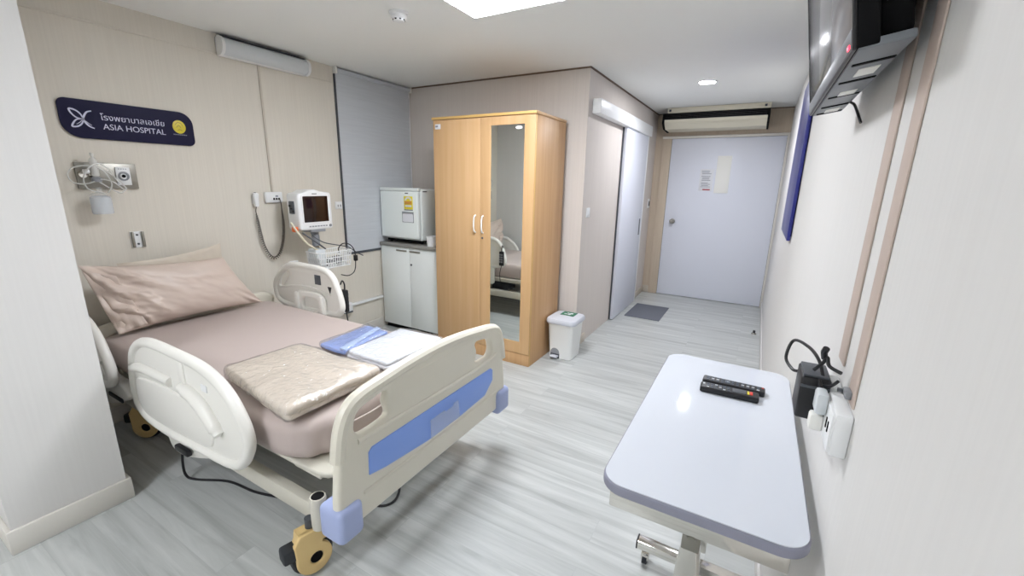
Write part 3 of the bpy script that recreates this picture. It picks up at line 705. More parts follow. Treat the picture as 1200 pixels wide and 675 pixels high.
# base frame and lifting gear
mb = MB()
for y in (.845, 1.79): mb.box(-3.12, -1.19, y-.022, y+.022, .212, .288, .006)
for x in (-3.05, -2.1, -1.26): mb.box(x-.025, x+.025, .86, 1.78, .215, .275, .005)
mb.build('base_frame', M_frame, bed)
for x in (-3.10, -1.262):
    for y in (.805, 1.83):
        p = MB().lathe([(.028, .24), (.029, .25), (.029, .366), (.027, .372), (.023, .372), (.023, .30), (0, .30)], Matrix.Translation((x, y, 0)), 20, ).build('pole_socket', M_frame, bed)
        MB().cyl((x, y, .36), (x, y, .3725), .0225).build('socket_hole', M_blk2, p)
mb = MB()
for x0, x1 in ((-2.85, -2.55), (-1.75, -1.45)):
    for y in (1.0, 1.62): mb.tube([(x0, y, .26), ((x0+x1)/2, y, .345), (x1, y, .40)], .018, 8)
mb.tube([(-2.4, 1.3, .27), (-1.8, 1.3, .38)], .025, 10)
mb.build('lift_arms', M_dgrey, bed)
mb = MB(); mb.box(-2.35, -2.05, 1.14, 1.36, .22, .34, .02); mb.box(-2.75, -2.5, 1.42, 1.58, .23, .35, .02); mb.build('motor_housing', M_rub, bed)
# mattress deck with a slotted foot section
slots = [rrect(-1.318+k*.05, -1.288+k*.05, .90, 1.70, .010, 4) for k in range(2)]
deckout = rrect(-3.17, -1.185, .835, 1.80, (.14, .03, .03, .14), 10)
mb = MB(); mb.plate([deckout]+[list(reversed(s)) for s in slots], .022, .008, F_z(.425)); mb.build('mattress_deck', M_frame, bed)
mb = MB(); mb.box(-3.1, -1.3, .88, .92, .375, .415, .004); mb.box(-3.1, -1.3, 1.71, 1.75, .375, .415, .004)
for x in (-2.9, -2.2, -1.5): mb.box(x-.02, x+.02, .92, 1.71, .378, .412, .003)
mb.build('deck_frame', M_frame, bed)
for y in (.86, 1.77): MB().box(-1.46, -1.30, y-.012, y+.012, .395, .418, .004).build('restraint_hook', M_frame, bed)

def side_rail(outline, y, face, grip, slotpts, panel, bracket, hole=None):
    """moulded rail in the plane y; face = -1/+1 is the side of its relief"""
    o = [(p.x, p.y) for p in crom([(a, c, 0) for a, c in outline], 5, True)]
    sp = [o]
    if hole: sp.append([(p.x, p.y) for p in crom([(a, c, 0) for a, c in hole], 5, True)])
    b = MB(); b.plate(sp, .022, .009, F_y(y))
    c = Vector((sum(p[0] for p in o)/len(o), 0, sum(p[1] for p in o)/len(o)))
    ins = []
    for a, z in o:
        v = Vector((a, 0, z)); d = (c-v).normalized(); q = v+d*.016; ins.append((q.x, y+face*.004, q.z))
    b.tube(ins, .023, 12, closed=True)
    r = b.build('side_rail', M_railw, bed)
    if grip: MB().tube([(a, y+face*.010, z) for a, z in grip], .023, 12, smooth=5).build('grip_bar', M_railw, r)
    if panel:
        pp = [(p.x, p.y) for p in crom([(a, z, 0) for a, z in panel], 5, True)]
        MB().plate([pp], .022, .009, F_y(y+face*.008)).build('inset_panel', M_railw, r)
    if bracket:
        mb = MB(); P = [(p.x, p.y) for p in crom([(a, z, 0) for a, z in bracket], 4, True)]
        mb.plate([P], .05, .012, F_y(y-face*.045)).build('mounting_bracket', M_railw, r)
    return r
# near rail at the foot end, raised
o1 = [(-2.556, .44), (-2.543, .56), (-2.492, .685), (-2.40, .757), (-2.28, .786), (-2.1, .793), (-1.9, .787), (-1.77, .766), (-1.66, .72), (-1.58, .645), (-1.537, .56), (-1.545, .49), (-1.60, .413), (-1.68, .376), (-1.84, .357), (-2.15, .336), (-2.40, .343), (-2.515, .375)]
r1 = side_rail(o1, .745, -1, [(-2.50, .605), (-2.40, .627), (-2.25, .633), (-2.11, .632)], None,
    [(-2.50, .45), (-2.48, .545), (-2.42, .575), (-2.2, .588), (-1.99, .59), (-1.88, .565), (-1.82, .51), (-1.815, .44), (-1.87, .40), (-2.1, .378), (-2.35, .372), (-2.46, .39)],
    [(-2.36, .29), (-2.33, .215), (-2.24, .20), (-2.10, .235), (-1.93, .30), (-1.90, .37), (-2.1, .40), (-2.33, .38)])
MB().tube([(-2.0, .727, .638), (-1.92, .727, .630), (-1.84, .727, .600), (-1.775, .727, .545), (-1.735, .727, .505)], [.024, .030, .032, .031, .024], 12, smooth=5).build('grip_bar', M_railw, r1)
MB().box(-2.02, -1.97, .727, .745, .63, .765, .008).build('divider', M_railw, r1)
MB().box(-1.845, -1.80, .731, .736, .665, .695, .002).build('angle_mark', M_white, r1)
MB().box(-2.22, -2.10, .735, .76, .255, .285, .008).build('release_lever', M_black, r1, label='black release lever')
# near rail at the head end, lowered
o2 = [(-3.31, .60), (-3.29, .70), (-3.20, .757), (-3.12, .76), (-3.045, .74), (-2.947, .669), (-2.885, .575), (-2.853, .475), (-2.893, .415), (-3.0, .385), (-3.2, .39), (-3.29, .46)]
o2 = [(a+.045, z) for a, z in o2]
r2 = side_rail(o2, .745, -1, [(-3.19, .66), (-3.08, .66), (-2.98, .61), (-2.92, .53)], None, [(-3.2, .46), (-3.18, .58), (-3.08, .60), (-2.97, .55), (-2.91, .47), (-2.98, .43), (-3.1, .425)],
    [(-3.18, .30), (-3.16, .24), (-3.05, .235), (-2.80, .325), (-2.78, .375), (-2.9, .42), (-3.16, .41)])
MB().box(-3.02, -2.84, .757, .767, .30, .325, .006, M=Matrix.Translation((0, 0, 0))).build('release_lever', M_black, r2, label='black release lever')
# far rail at the head end, raised
o3 = [(-3.16, .645), (-3.158, .72), (-3.10, .80), (-3.01, .868), (-2.924, .898), (-2.80, .908), (-2.62, .903), (-2.52, .886), (-2.455, .838), (-2.415, .76), (-2.388, .66), (-2.405, .605), (-2.47, .575), (-2.75, .555), (-3.0, .565), (-3.12, .59)]
r3 = side_rail(o3, 1.86, -1, None, None, None, None, hole=[(-3.10, .72), (-3.065, .785), (-2.985, .838), (-2.955, .815), (-3.03, .735), (-3.075, .705)])
mb = MB(); mb.plate([rrect(-2.87, -2.55, .36, .72, (.07, .07, .03, .03), 6), list(reversed(rrect(-2.80, -2.62, .58, .67, .03, 6)))], .03, .012, F_y(1.838)); mb.build('mounting_bracket', M_railw, r3)
for x in (-2.845, -2.575): MB().box(x-.02, x+.02, 1.808, 1.83, .50, .70, .008).build('strut', M_railw, r3)
MB().box(-2.665, -2.60, 1.846, 1.852, .775, .845, .003).build('dark_opening', M_dgrey, r3, label='dark patch painted for a shaded opening in the rail')  # dark plate in place of an opening that shows dark behind
mb = MB(); mb.plate([[(-2.53, .775), (-2.49, .775), (-2.507, .725)]], .004, .001, F_y(1.848)); mb.build('warning_mark', M_black, r3, label='black triangular mark')
MB().tube([(-3.08, 1.845, .70), (-2.9, 1.845, .735), (-2.7, 1.845, .745), (-2.5, 1.845, .72)], .008, 8, smooth=4).build('moulded_ridge', M_railw, r3)

def caster(x, y, a, par=bed):
    M = Matrix.Translation((x, y, 0)) @ Matrix.Rotation(a, 4, 'Z')   # wheel axis along local y, trail along local x
    Mp = M @ F_y(0)
    mb = MB(); o = circ(0, .078, .078, 28); mb.plate([o], .046, .010, Mp @ Matrix.Translation((0, 0, -.031)))
    c = MB()
    cov = [(.066*math.cos(math.radians(t)), .078+.066*math.sin(math.radians(t))) for t in range(-120, 61, 12)]+[(.045, .175), (.035, .205), (-.045, .205), (-.07, .17), (-.066, .11)]+[(.066*math.cos(math.radians(t)), .078+.066*math.sin(math.radians(t))) for t in range(180, 240, 12)]
    c.plate([cov, circ(.006, .078, .0245, 20)], .022, .006, Mp @ Matrix.Translation((0, 0, .004)))
    c.plate([[(-.07, .14), (-.055, .17), (-.05, .205), (.04, .205), (.055, .17), (.06, .14)]], .062, .010, Mp @ Matrix.Translation((0, 0, -.018)))
    v = c.build('caster', M_yel, par, label='yellow covered caster')
    mb.build('wheel', M_rub, v)
    MB().lathe([(.023, 0), (.023, .008), (.012, .009), (0, .009)], Mp @ Matrix.Translation((.006, .078, .002)), 20).build('hub', M_blk2, v)
    MB().box(-.108, -.045, -.008, .050, .105, .160, .010, M=M).build('brake_pedal', M_rub, v)
    MB().cyl(M @ Vector((0, .018, .20)), M @ Vector((0, .018, .245)), .016).build('stem', M_dgrey, v)
for x, y, a in ((-1.315, .80, math.radians(76)), (-1.47, 1.72, math.radians(150)), (-2.93, .86, math.radians(35)), (-2.98, 1.78, math.radians(20))): caster(x, y, a)

# mattress: loft of rounded rectangles with soft noise
def mattress():
    x0, x1, y0, y1 = -3.165, -1.325, .805, 1.79
    prof = [(.035, .4445), (.012, .448), (.002, .460), (0, .49), (0, .555), (.004, .582), (.016, .597), (.035, .604), (.07, .607)]
    rings = []
    for ins, z in prof:
        R = []
        rr = [max(.13-ins, .02), .06, .06, max(.15-ins, .02)]
        pts = rrect(x0+ins, x1-ins, y0+ins, y1-ins, tuple(max(q-ins*.3, .02) for q in (.16, .05, .05, .20)), 12)
        # resample evenly
        L = [0]; Pv = [Vector((a, b, 0)) for a, b in pts]; Pv.append(Pv[0])
        for i in range(len(Pv)-1): L.append(L[-1]+(Pv[i+1]-Pv[i]).length)
        N = 260; j = 0
        for k in range(N):
            s = L[-1]*k/N
            while L[j+1] < s: j += 1
            tt = (s-L[j])/max(L[j+1]-L[j], 1e-9); R.append(Pv[j].lerp(Pv[j+1], tt))
        cc = Vector(((x0+x1)/2, (y0+y1)/2, 0)); out = []
        for p in R:
            side = 1 if ins < .03 else .3
            cor = math.exp(-((p.x-x1)**2+(p.y-y0)**2)/.10)
            d = .0045*fbm((p.x*7, p.y*7, z*5))*side+.030*cor*fbm((p.x*7+p.y*7, 3.1, z*3))*side*(1 if z < .59 else .3)
            nrm = (p-cc).normalized()
            out.append(Vector((p.x+nrm.x*d, p.y+nrm.y*d, z+.003*fbm((p.x*4, p.y*4, 1.5)))))
        rings.append(out)
    m = MB(); m.loft(rings, cap1=False)
    # crowned top, in shrinking rings
    last = rings[-1]; cc = Vector(((x0+x1)/2, (y0+y1)/2, .612)); cap = [last]
    for f in (.9, .78, .64, .48, .3, .12):
        cap.append([Vector((cc.x+(p.x-cc.x)*f, cc.y+(p.y-cc.y)*f, .607+.006*(1-f)+.0025*fbm((p.x*f*3, p.y*f*3, .7)))) for p in last])
    m.loft(cap, cap0=False)
    return m
mt = thing('mattress', 'mattress in a mauve fitted sheet lying on the hospital bed', 'mattress', (-2.2, BY, .437))
sh = mattress().build('fitted_sheet', M_sheet, mt, smooth=60)
path = []
for k in range(40):
    t = k/39; path.append((-1.318+.006*math.sin(t*3), .93+.74*t, .565-.035*math.sin(PI*t)*0-.03*(1-t)**2+.004*math.sin(t*17)))
MB().tube(path, [.002]+[.0045]*38+[.002], 8).build('hem_seam', M_sheet, sh)

# pillows: a puffed quad between four corners
def pillow(c00, c10, c11, c01, thick, folds=0., seed=0., nu=56, nv=34):
    c00, c10, c11, c01 = map(Vector, (c00, c10, c11, c01))
    nrm = (c10-c00).cross(c01-c00).normalized(); V = []; F = []
    for s in (1, -1):
        for j in range(nv+1):
            for i in range(nu+1):
                u, v = i/nu, j/nv
                ue = abs(2*u-1); ve = abs(2*v-1)
                b = max(0, 1-ue**3.2)**.55*max(0, 1-ve**2.6)**.6
                # pull the edges in between the corners
                iu = u+(u-.5)*-.05*(1-ve**2); iv = v+(v-.5)*-.11*(1-ue**2)
                p = c00.lerp(c10, iu).lerp(c01.lerp(c11, iu), iv)
                edge = min(1, 6*min(u, 1-u, v, 1-v))
                w = 0
                if folds and s > 0:
                    m = math.exp(-(u/.24)**2)
                    w += folds*m*((1-2*abs(math.sin(14*u+7*v+1.6*fbm((u*3, v*3, seed)))))*.55+fbm((u*7+v*3, v*4, seed+4))*.7)
                    m2 = math.exp(-((1-u)/.10)**2-(v/.25)**2)
                    w += folds*m2*math.sin(60*u+25*v)*.7
                    w += .010*fbm((u*4+v*1.5, v*3, seed+1)) + .006*math.sin(9*u-7*v)*math.exp(-((u-.35)/.25)**2)
                d = thick*b*(1 if s > 0 else .5)+w*(.25+.75*edge)*(1 if b > 0 else 0)
                V.append(p+nrm*d*s)
    W = nu+1; off = W*(nv+1)
    for s, o in ((1, 0), (-1, off)):
        for j in range(nv):
            for i in range(nu):
                q = (o+j*W+i, o+j*W+i+1, o+(j+1)*W+i+1, o+(j+1)*W+i); F.append(q if s > 0 else q[::-1])
    m = MB(); m.add(V, F)
    bmesh.ops.remove_doubles(m.bm, verts=m.bm.verts[:], dist=1e-4)
    return m
p = thing('pillow', 'plump mauve satin pillow leaning at the head of the bed', 'pillow', (-3.08, 1.24, .61))
m = pillow((-3.035, .862, .625), (-3.035, 1.672, .628), (-3.115, 1.49, .972), (-3.115, .775, 1.025), .075, .06, 2.0, 100, 60)
pc = m.build('pillowcase', M_pillow, p, smooth=70)
# loose open end of the pillowcase, folded back on itself at the near side
def hem(quad, seed, name, amp):
    a, b, c, d = map(Vector, quad); V = []; nu, nv = 14, 26
    nrm = (b-a).cross(d-a).normalized()
    for j in range(nv+1):
        for i in range(nu+1):
            u, v = i/nu, j/nv; p = a.lerp(b, u).lerp(d.lerp(c, u), v)
            f = abs(((v*2.3+u*.9+.25*fbm((u*2, v*3, seed))) % 1)*2-1)-.5
            V.append(p+nrm*(amp*f*(1-.75*u)+.006*fbm((u*6, v*6, seed+2))))
    q = MB(); q.add(V, [(j*(nu+1)+i, j*(nu+1)+i+1, (j+1)*(nu+1)+i+1, (j+1)*(nu+1)+i) for j in range(nv) for i in range(nu)])
    o = q.build(name, M_pillow, pc, smooth=70); m2 = o.modifiers.new('thickness', 'SOLIDIFY'); m2.thickness = .003
    return o
hem([(-3.035, .858, .627), (-3.0, .985, .66), (-3.06, .905, .955), (-3.105, .785, .99)], 4., 'open_hem', .028)
p2 = thing('pillow', 'second flatter pillow standing behind the plump mauve pillow', 'pillow', (-3.15, 1.2, .61))
pillow((-3.15, .97, .63), (-3.15, 1.535, .63), (-3.168, 1.512, 1.062), (-3.168, .95, 1.005), .016, .004, 8.0).build('pillowcase', mat('beige_pillowcase', '#cfc4b4', .6, bump=.06, bscale=50), p2, smooth=70)

# ------------------------------------------------------------------ things lying on the bed
def slab(corners, z0, z1, seed=0., n=150, r=.03, amp=.004, bulge=.0, edge_r=None, dome=.008):
    """soft folded cloth: a rounded quadrilateral with soft rolled edges"""
    C = [Vector((a, b, 0)) for a, b in corners]; cc = sum(C, Vector())/4
    pts = []
    for i in range(4):
        a, b, c = C[i-1], C[i], C[(i+1) % 4]; d0 = (a-b).normalized(); d1 = (c-b).normalized()
        for k in range(7):
            t = k/6; p0 = b+d0*r; p1 = b+d1*r; pts.append((1-t)**2*p0+2*t*(1-t)*b+t*t*p1)
    L = [0]; P = pts+[pts[0]]
    for i in range(len(P)-1): L.append(L[-1]+(P[i+1]-P[i]).length)
    R = []; j = 0
    for k in range(n):
        s = L[-1]*k/n
        while L[j+1] < s: j += 1
        R.append(P[j].lerp(P[j+1], (s-L[j])/max(L[j+1]-L[j], 1e-9)))
    hh = (z1-z0)/2; er = edge_r or hh; rings = []; K = 8
    for q in range(K+1):
        a = -PI/2+PI*q/K; ins = er*(1-math.cos(a)); z = (z0+z1)/2+hh*math.sin(a)
        ring = []
        for p in R:
            d = (cc-p); dn = d.normalized(); w = amp*fbm((p.x*9, p.y*9, z*12+seed))
            ring.append(p+dn*(ins-bulge*math.cos(a))+dn*w+Vector((0, 0, z+amp*.6*fbm((p.x*6, p.y*6, seed+5))*(1 if q > K/2 else 0))))
        rings.append(ring)
    m = MB(); m.loft(rings, cap1=False)
    top = rings[-1]; cap = [top]
    for f in (.88, .74, .6, .45, .3, .14, .04):
        cap.append([Vector((cc.x+(p.x-cc.x)*f, cc.y+(p.y-cc.y)*f, p.z*f+(1-f)*z1+dome*(1-f*f)+amp*fbm((cc.x+(p.x-cc.x)*f*1., (p.y-cc.y)*f*3, seed+2)))) for p in top])
    m.loft(cap, cap0=False)
    return m
MZ = .618
bq = [(-1.985, .872), (-1.385, .792), (-1.375, 1.262), (-1.965, 1.245)]
t = thing('folded_blanket', 'folded beige blanket in clear plastic at the foot of the bed', 'blanket', (-1.68, 1.05, MZ))
cc = Vector((-1.68, 1.04, 0))
def grow(q, s): return [(cc.x+(a-cc.x)*s, cc.y+(b-cc.y)*s) for a, b in q]
mb = slab(grow(bq, .93), MZ+.002, MZ+.030, 1., amp=.005); mb.build('lower_fold', M_blanket, t, smooth=70)
mb = slab(grow(bq, .965), MZ+.026, MZ+.064, 3., amp=.006, dome=.014); mb.build('upper_fold', M_blanket, t, smooth=70)
mb = slab(grow(bq, 1.0), MZ-.001, MZ+.074, 5., n=300, amp=.014, dome=.016); mb.build('plastic_bag', M_film, t, smooth=70, label='clear crinkled plastic bag')
bg = [(-1.955, 1.345), (-1.748, 1.345), (-1.79, 1.69), (-1.985, 1.705)]
t = thing('blue_garment', 'folded blue patient gown lying between blanket and white towels', 'gown', (-1.87, 1.52, MZ))
slab(bg, MZ, MZ+.022, 11., amp=.004, dome=.004, r=.015).build('folded_cloth', M_blueg, t, smooth=70)
slab([(-1.80, 1.352), (-1.752, 1.352), (-1.858, 1.69), (-1.895, 1.70)], MZ+.022, MZ+.031, 13., amp=.002, dome=.002, r=.008).build('pale_tie', M_blueb, t, smooth=70, label='pale blue tie band')
slab([(a+(a+1.87)*.02, b+(b-1.52)*.02) for a, b in bg], MZ-.001, MZ+.036, 29., n=200, amp=.007, dome=.003, r=.012).build('plastic_bag', M_film, t, smooth=70, label='clear crinkled plastic bag')
wq = [(-1.725, 1.33), (-1.425, 1.325), (-1.43, 1.755), (-1.745, 1.745)]
t = thing('folded_towels', 'stack of folded white towels beside the blue gown', 'towel', (-1.58, 1.54, MZ))
wc = Vector((-1.585, 1.54, 0))
def gw(s): return [(wc.x+(a-wc.x)*s, wc.y+(b-wc.y)*s) for a, b in wq]
slab(gw(1), MZ, MZ+.020, 17., amp=.004, dome=.002, r=.02).build('lower_towel', M_towel, t, smooth=70)
slab(gw(.96), MZ+.020, MZ+.040, 19., amp=.004, dome=.006, r=.02).build('upper_towel', M_towel, t, smooth=70)
slab([(a-.0, b) for a, b in gw(1.025)], MZ-.001, MZ+.046, 23., n=220, amp=.010, dome=.008, r=.02).build('plastic_bag', M_film, t, smooth=70, label='clear crinkled plastic bag')

# black bed control handset hung on the far rail
t = thing('bed_control_handset', 'black bed control handset hung on the outside of the far rail', 'handset', (-2.42, 1.90, .70))
mb = MB(); mb.box(-2.45, -2.395, 1.884, 1.912, .60, .76, .008, 3); mb.build('handset_body', M_black, t)
for k in range(4):
    for a in (-2.435, -2.41): MB().box(a-.008, a+.008, 1.911, 1.916, .635+k*.027, .652+k*.027, .002).build('button', M_grey, t)
MB().tube([(-2.42, 1.90, .758), (-2.42, 1.90, .80), (-2.42, 1.885, .825), (-2.42, 1.868, .80)], .005, 8, smooth=5).build('hook', M_black, t)
MB().tube([(-2.42, 1.90, .602), (-2.43, 1.92, .50), (-2.40, 1.93, .38), (-2.36, 1.88, .33), (-2.3, 1.83, .36)], .004, 8, smooth=8).build('cord', M_black, t)

MB().tube([(-2.30, .80, .225), (-2.33, .795, .12), (-2.335, .80, .03), (-2.29, .825, .007), (-2.14, .90, .006), (-1.96, .925, .006), (-1.82, .965, .006), (-1.70, 1.0, .006), (-1.55, 1.08, .006), (-1.42, 1.15, .006), (-1.345, 1.19, .006), (-1.33, 1.25, .012), (-1.36, 1.30, .05), (-1.42, 1.31, .13), (-1.46, 1.31, .22), (-1.47, 1.31, .28)], .006, 10, smooth=10).build('power_cord', M_black, bed, label='black power cord trailing on the floor')

# ------------------------------------------------------------------ patient monitor on its stand
t = thing('patient_monitor', 'white patient monitor on a wheeled stand with wire basket', 'monitor', (-3.06, 2.15, 0))
MX = -2.995; my0, my1, mz0, mz1 = 2.0, 2.29, 1.115, 1.395
mb = MB(); P = [(2.0, 1.13), (2.0, 1.375), (2.012, 1.392), (2.05, 1.40), (2.09, 1.418), (2.15, 1.422), (2.20, 1.408), (2.25, 1.402), (2.278, 1.398), (2.29, 1.38), (2.29, 1.13), (2.275, 1.115), (2.015, 1.115)]
mb.plate([P], .145, .014, F_x(MX-.0725)); mb.build('casing', M_white, t)
mb = MB(); mb.box(MX-.0005, MX+.004, 2.036, 2.252, 1.175, 1.372, .003); mb.build('screen', M_mscreen, t, label='dark glossy screen')
mb = MB(); mb.plate([rrect(2.026, 2.262, 1.165, 1.382, .01), list(reversed(rrect(2.036, 2.252, 1.175, 1.372, .006)))], .008, .002, F_x(MX)); mb.build('bezel', M_white, t)
for k in range(7): MB().box(MX, MX+.004, 2.075+k*.024, 2.091+k*.024, 1.138, 1.147, .001).build('button', M_grey, t)
MB().cyl((MX, 2.262, 1.142), (MX+.008, 2.262, 1.142), .010).build('knob', M_grey, t)
MB().box(MX, MX+.003, 2.12, 2.16, 1.387, 1.393, .0005).build('badge', M_dgrey, t)
sd = MB().box(-3.10, -3.045, 1.990, 2.002, 1.24, 1.335, .004).build('side_module', M_dgrey, t, label='dark connector module')
for k in range(3): MB().cyl((-3.085+.02*k, 1.982, 1.30-.02*k), (-3.085+.02*k, 1.991, 1.30-.02*k), .007).build('connector', M_black, sd)
MB().box(-3.06, -3.02, 1.968, 2.0, 1.105, 1.145, .006).build('cable_clip', M_orange, t, label='orange cable clip')
MB().box(-3.12, -3.0, 2.09, 2.22, 1.095, 1.116, .004).build('mount_plate', M_grey, t)
px, py = -3.06, 2.165
mb = MB(); mb.tube([(px, py, .10), (px, py, 1.0)], .022, 20); mb.build('pole', M_steel, t)
mb = MB(); mb.lathe([(.024, .98), (.03, .985), (.03, 1.06), (.026, 1.07), (.026, 1.10), (0, 1.10)], Matrix.Translation((px, py, 0))); mb.build('pole_head', M_grey, t)
mb = MB()
for k in range(5):
    a = 2*PI*k/5+.3; mb.tube([(px, py, .115), (px+.10*math.cos(a), py+.10*math.sin(a), .105), (px+.20*math.cos(a), py+.20*math.sin(a), .085)], [.022, .018, .014], 10)
mb.build('star_base', M_white, t)
for k in range(5):
    a = 2*PI*k/5+.3; x, y = px+.195*math.cos(a), py+.195*math.sin(a)
    c = MB(); c.cyl((x, y-.014, .034), (x, y+.014, .034), .034, n=24); w_ = c.build('castor_wheel', M_rub, t)
    MB().tube([(x, y, .09), (x, y, .072)], .010, 8).build('castor_stem', M_dgrey, w_)
# wire basket
mb = MB(); bx0, bx1, by0, by1 = -3.045, -2.865, 2.05, 2.355
def ringat(z, ins): return [(q[0], q[1], z) for q in rrect(bx0+ins, bx1-ins, by0+ins, by1-ins, .02, 4)]
for z, ins, rr in ((.945, 0, .004), (.90, .006, .003), (.86, .012, .003), (.82, .018, .004)): mb.tube(ringat(z, ins), rr, 6, closed=True)
for k in range(14):
    y = by0+.015+(by1-by0-.03)*k/13
    mb.tube([(bx1, y, .945), (bx1-.018, y, .82), (bx0+.018, y, .82), (bx0, y, .945)], .0042, 6)
for k in range(1, 9):
    x = bx0+(bx1-bx0)*k/9
    mb.tube([(x, by0, .945), (x, by0+.018, .82), (x, by1-.018, .82), (x, by1, .945)], .0042, 6)
mb.tube([(bx0+.04, py, .86), (px, py, .86)], .010, 8); mb.build('wire_basket', M_white, t, weld=False)
mb = MB(); mb.box(-3.035, -2.93, 2.065, 2.15, .828, .968, .01); mb.build('cuff_pouch', M_lampw, t, label='pale folded cuff in the basket')
mb = MB()
for k in range(4):
    a0 = k*1.3; mb.tube([(-2.98+.07*math.cos(a0+q*.5), 2.23+.09*math.sin(a0+q*.5), .84+.012*k+.008*math.sin(q)) for q in range(12)], .005, 8, smooth=4)
mb.build('coiled_leads', M_dgrey, t, label='dark leads coiled in the basket')
mb = MB(); mb.tube([(-3.01, 2.02, 1.10), (-2.98, 2.07, 1.05), (-2.95, 2.12, 1.0), (-2.94, 2.16, .965)], .006, 8, smooth=8)
mb.tube([(-3.04, 2.11, 1.10), (-2.98, 2.09, 1.07), (-2.93, 2.14, 1.02), (-2.90, 2.24, .99), (-2.88, 2.33, .965), (-2.87, 2.39, .92), (-2.865, 2.46, .88)], .004, 8, smooth=8)
mb.build('monitor_lead', M_dgrey, t, label='dark lead')
MB().tube([(-3.03, 1.985, 1.125), (-3.04, 1.965, 1.16), (-3.03, 1.955, 1.17), (-2.99, 1.975, 1.10), (-2.96, 2.02, 1.02), (-2.94, 2.08, .97), (-2.95, 2.13, .93)], .008, 10, smooth=8).build('air_hose', M_hose, t, label='cream air hose')
MB().tube([(-2.90, 2.25, .93), (-2.885, 2.24, .97), (-2.88, 2.28, 1.0), (-2.875, 2.34, .985), (-2.865, 2.375, .93), (-2.86, 2.375, .84), (-2.865, 2.36, .76), (-2.88, 2.31, .73), (-2.92, 2.27, .74)], .004, 8, smooth=8).build('power_lead', M_black, t, label='black lead with plug')
MB().box(-2.875, -2.85, 2.365, 2.395, .845, .895, .006).build('plug', M_black, t)
MB().tube([(-3.10, 2.02, .87), (-3.10, 1.96, .872), (-3.10, 1.935, .86), (-3.10, 1.94, .845), (-3.10, 2.0, .848)], .006, 8, smooth=5).build('basket_hook', M_white, t)

# ------------------------------------------------------------------ overbed table
TX0, TX1, TY0, TY1, TZ = -.232, .171, .812, 1.690, .862
t = thing('overbed_table', 'white overbed table with grey edge and chrome legs', 'table', ((TX0+TX1)/2, 1.25, 0))
P = rrect(TX0, TX1, TY0, TY1, .055, 10)
MB().plate([P], .026, .006, F_z(TZ-.0145), res=4).build('edge_band', M_topedge, t, label='grey edge band')
Pi = rrect(TX0+.0035, TX1-.0035, TY0+.0035, TY1-.0035, .052, 10)
MB().plate([Pi], .004, .001, F_z(TZ-.002)).build('tabletop', M_top, t, smooth=20)
xc = -.030
for y in (TY0+.03, TY1-.05):
    MB().box(TX0+.025, TX1-.03, y-.012, y+.026, .790, .8345, .003).build('apron', M_chrome, t)
    mb = MB(); rings = []
    for z, hw in ((.05, .030), (.09, .030), (.60, .028), (.70, .024), (.76, .018), (.806, .017)):
        rings.append([(xc+q[0], y+.010+q[1], z) for q in rrect(-hw, hw, -.016, .016, .006, 3)])
    mb.loft(rings); mb.build('leg', M_chrome, t)
    MB().cyl((xc, y-.012, .782), (xc, y-.004, .782), .009).build('bolt', M_steel, t)
    MB().box(xc-.018, xc+.018, y-.009, y-.004, .752, .80, .003).build('bracket', M_steel, t)
for y in (TY0+.04, 1.52):
    b_ = MB().box(TX0-.015, TX1-.015, y-.022, y+.022, .068, .105, .004).build('foot_bar', M_chrome, t)
    for x in (TX0-.015, TX1-.015): MB().box(x-.003, x+.003, y-.022, y+.022, .068, .105, .001).build('end_cap', M_black, b_, label='black end cap')
    for x in (TX0+.02, TX1-.05):
        mb = MB(); mb.cyl((x-.009, y, .027), (x+.009, y, .027), .027, n=24); w_ = mb.build('caster', M_rub, t)
        mb = MB(); mb.tube([(x, y, .066), (x, y, .056)], .010, 10); mb.plate([[(y-.024, .03), (y-.020, .052), (y-.005, .062), (y+.015, .062), (y+.022, .045), (y+.012, .028), (y, .022)]], .030, .005, F_x(x)); mb.build('fork', M_chrome, w_)
MB().box(xc-.02, xc+.02, TY0+.06, TY1-.06, .806, .834, .003).build('spine', M_steel, t)
MB().box(xc-.02, xc+.02, TY0+.058, 1.50, .078, .10, .003).build('floor_bar', M_chrome, t)

# ------------------------------------------------------------------ remotes
def remote(name, label, ctr, a, Lh, Wd, hgt, rows, style):
    t = thing(name, label, 'remote control', (ctr[0], ctr[1], TZ), None, a)
    M = WORLD[t.name]
    mb = MB(); mb.plate([rrect(-Lh/2, Lh/2, -Wd/2, Wd/2, .007, 5)], hgt, .004, M @ F_z(hgt/2+.0005)); mb.build('remote_body', M_black, t)
    for (x, y, sx, sy, m) in rows:
        x *= Lh/.205; sx *= .93
        MB().box(x-sx/2, x+sx/2, y-sy/2, y+sy/2, hgt, hgt+.0018, .0006, M=M).build('button', m, t)
    return t
Wd = .044
rows = []
random.seed(5)
for i in range(11):
    x = -.085+i*.0165
    for j in range(3):
        y = -.012+j*.012
        if i in (4,): continue
        m = M_keyw if (i in (1, 2, 7, 8, 9) and j == 1) or (i == 10 and j == 0) else M_key
        rows.append((x, y, .009, .006, m))
rows.append((-.019, 0, .016, .022, M_key)); rows.append((-.019, 0, .006, .006, M_keyw)); rows.append((.094, .010, .006, .006, M_red))
remote('tv_remote', 'black remote lying farther from the viewer with rows of pale buttons', (.003, 1.470, 0), math.radians(-1.), .182, Wd, .017, rows, 0)
rows = []
for i in range(6):
    for j in range(3): rows.append((-.075+i*.0145, -.012+j*.012, .008, .005, M_keyw if (i+j) % 4 == 0 else M_key))
rows += [(.035, 0, .04, .028, M_dgrey), (.066, .002, .006, .022, M_lblyel), (.076, .002, .009, .022, M_red), (-.0905, .008, .006, .012, M_keyw)]
remote('aircon_remote', 'black remote with a red end button lying nearer the viewer', (-.006, 1.412, 0), math.radians(2.), .166, .046, .018, rows, 1)

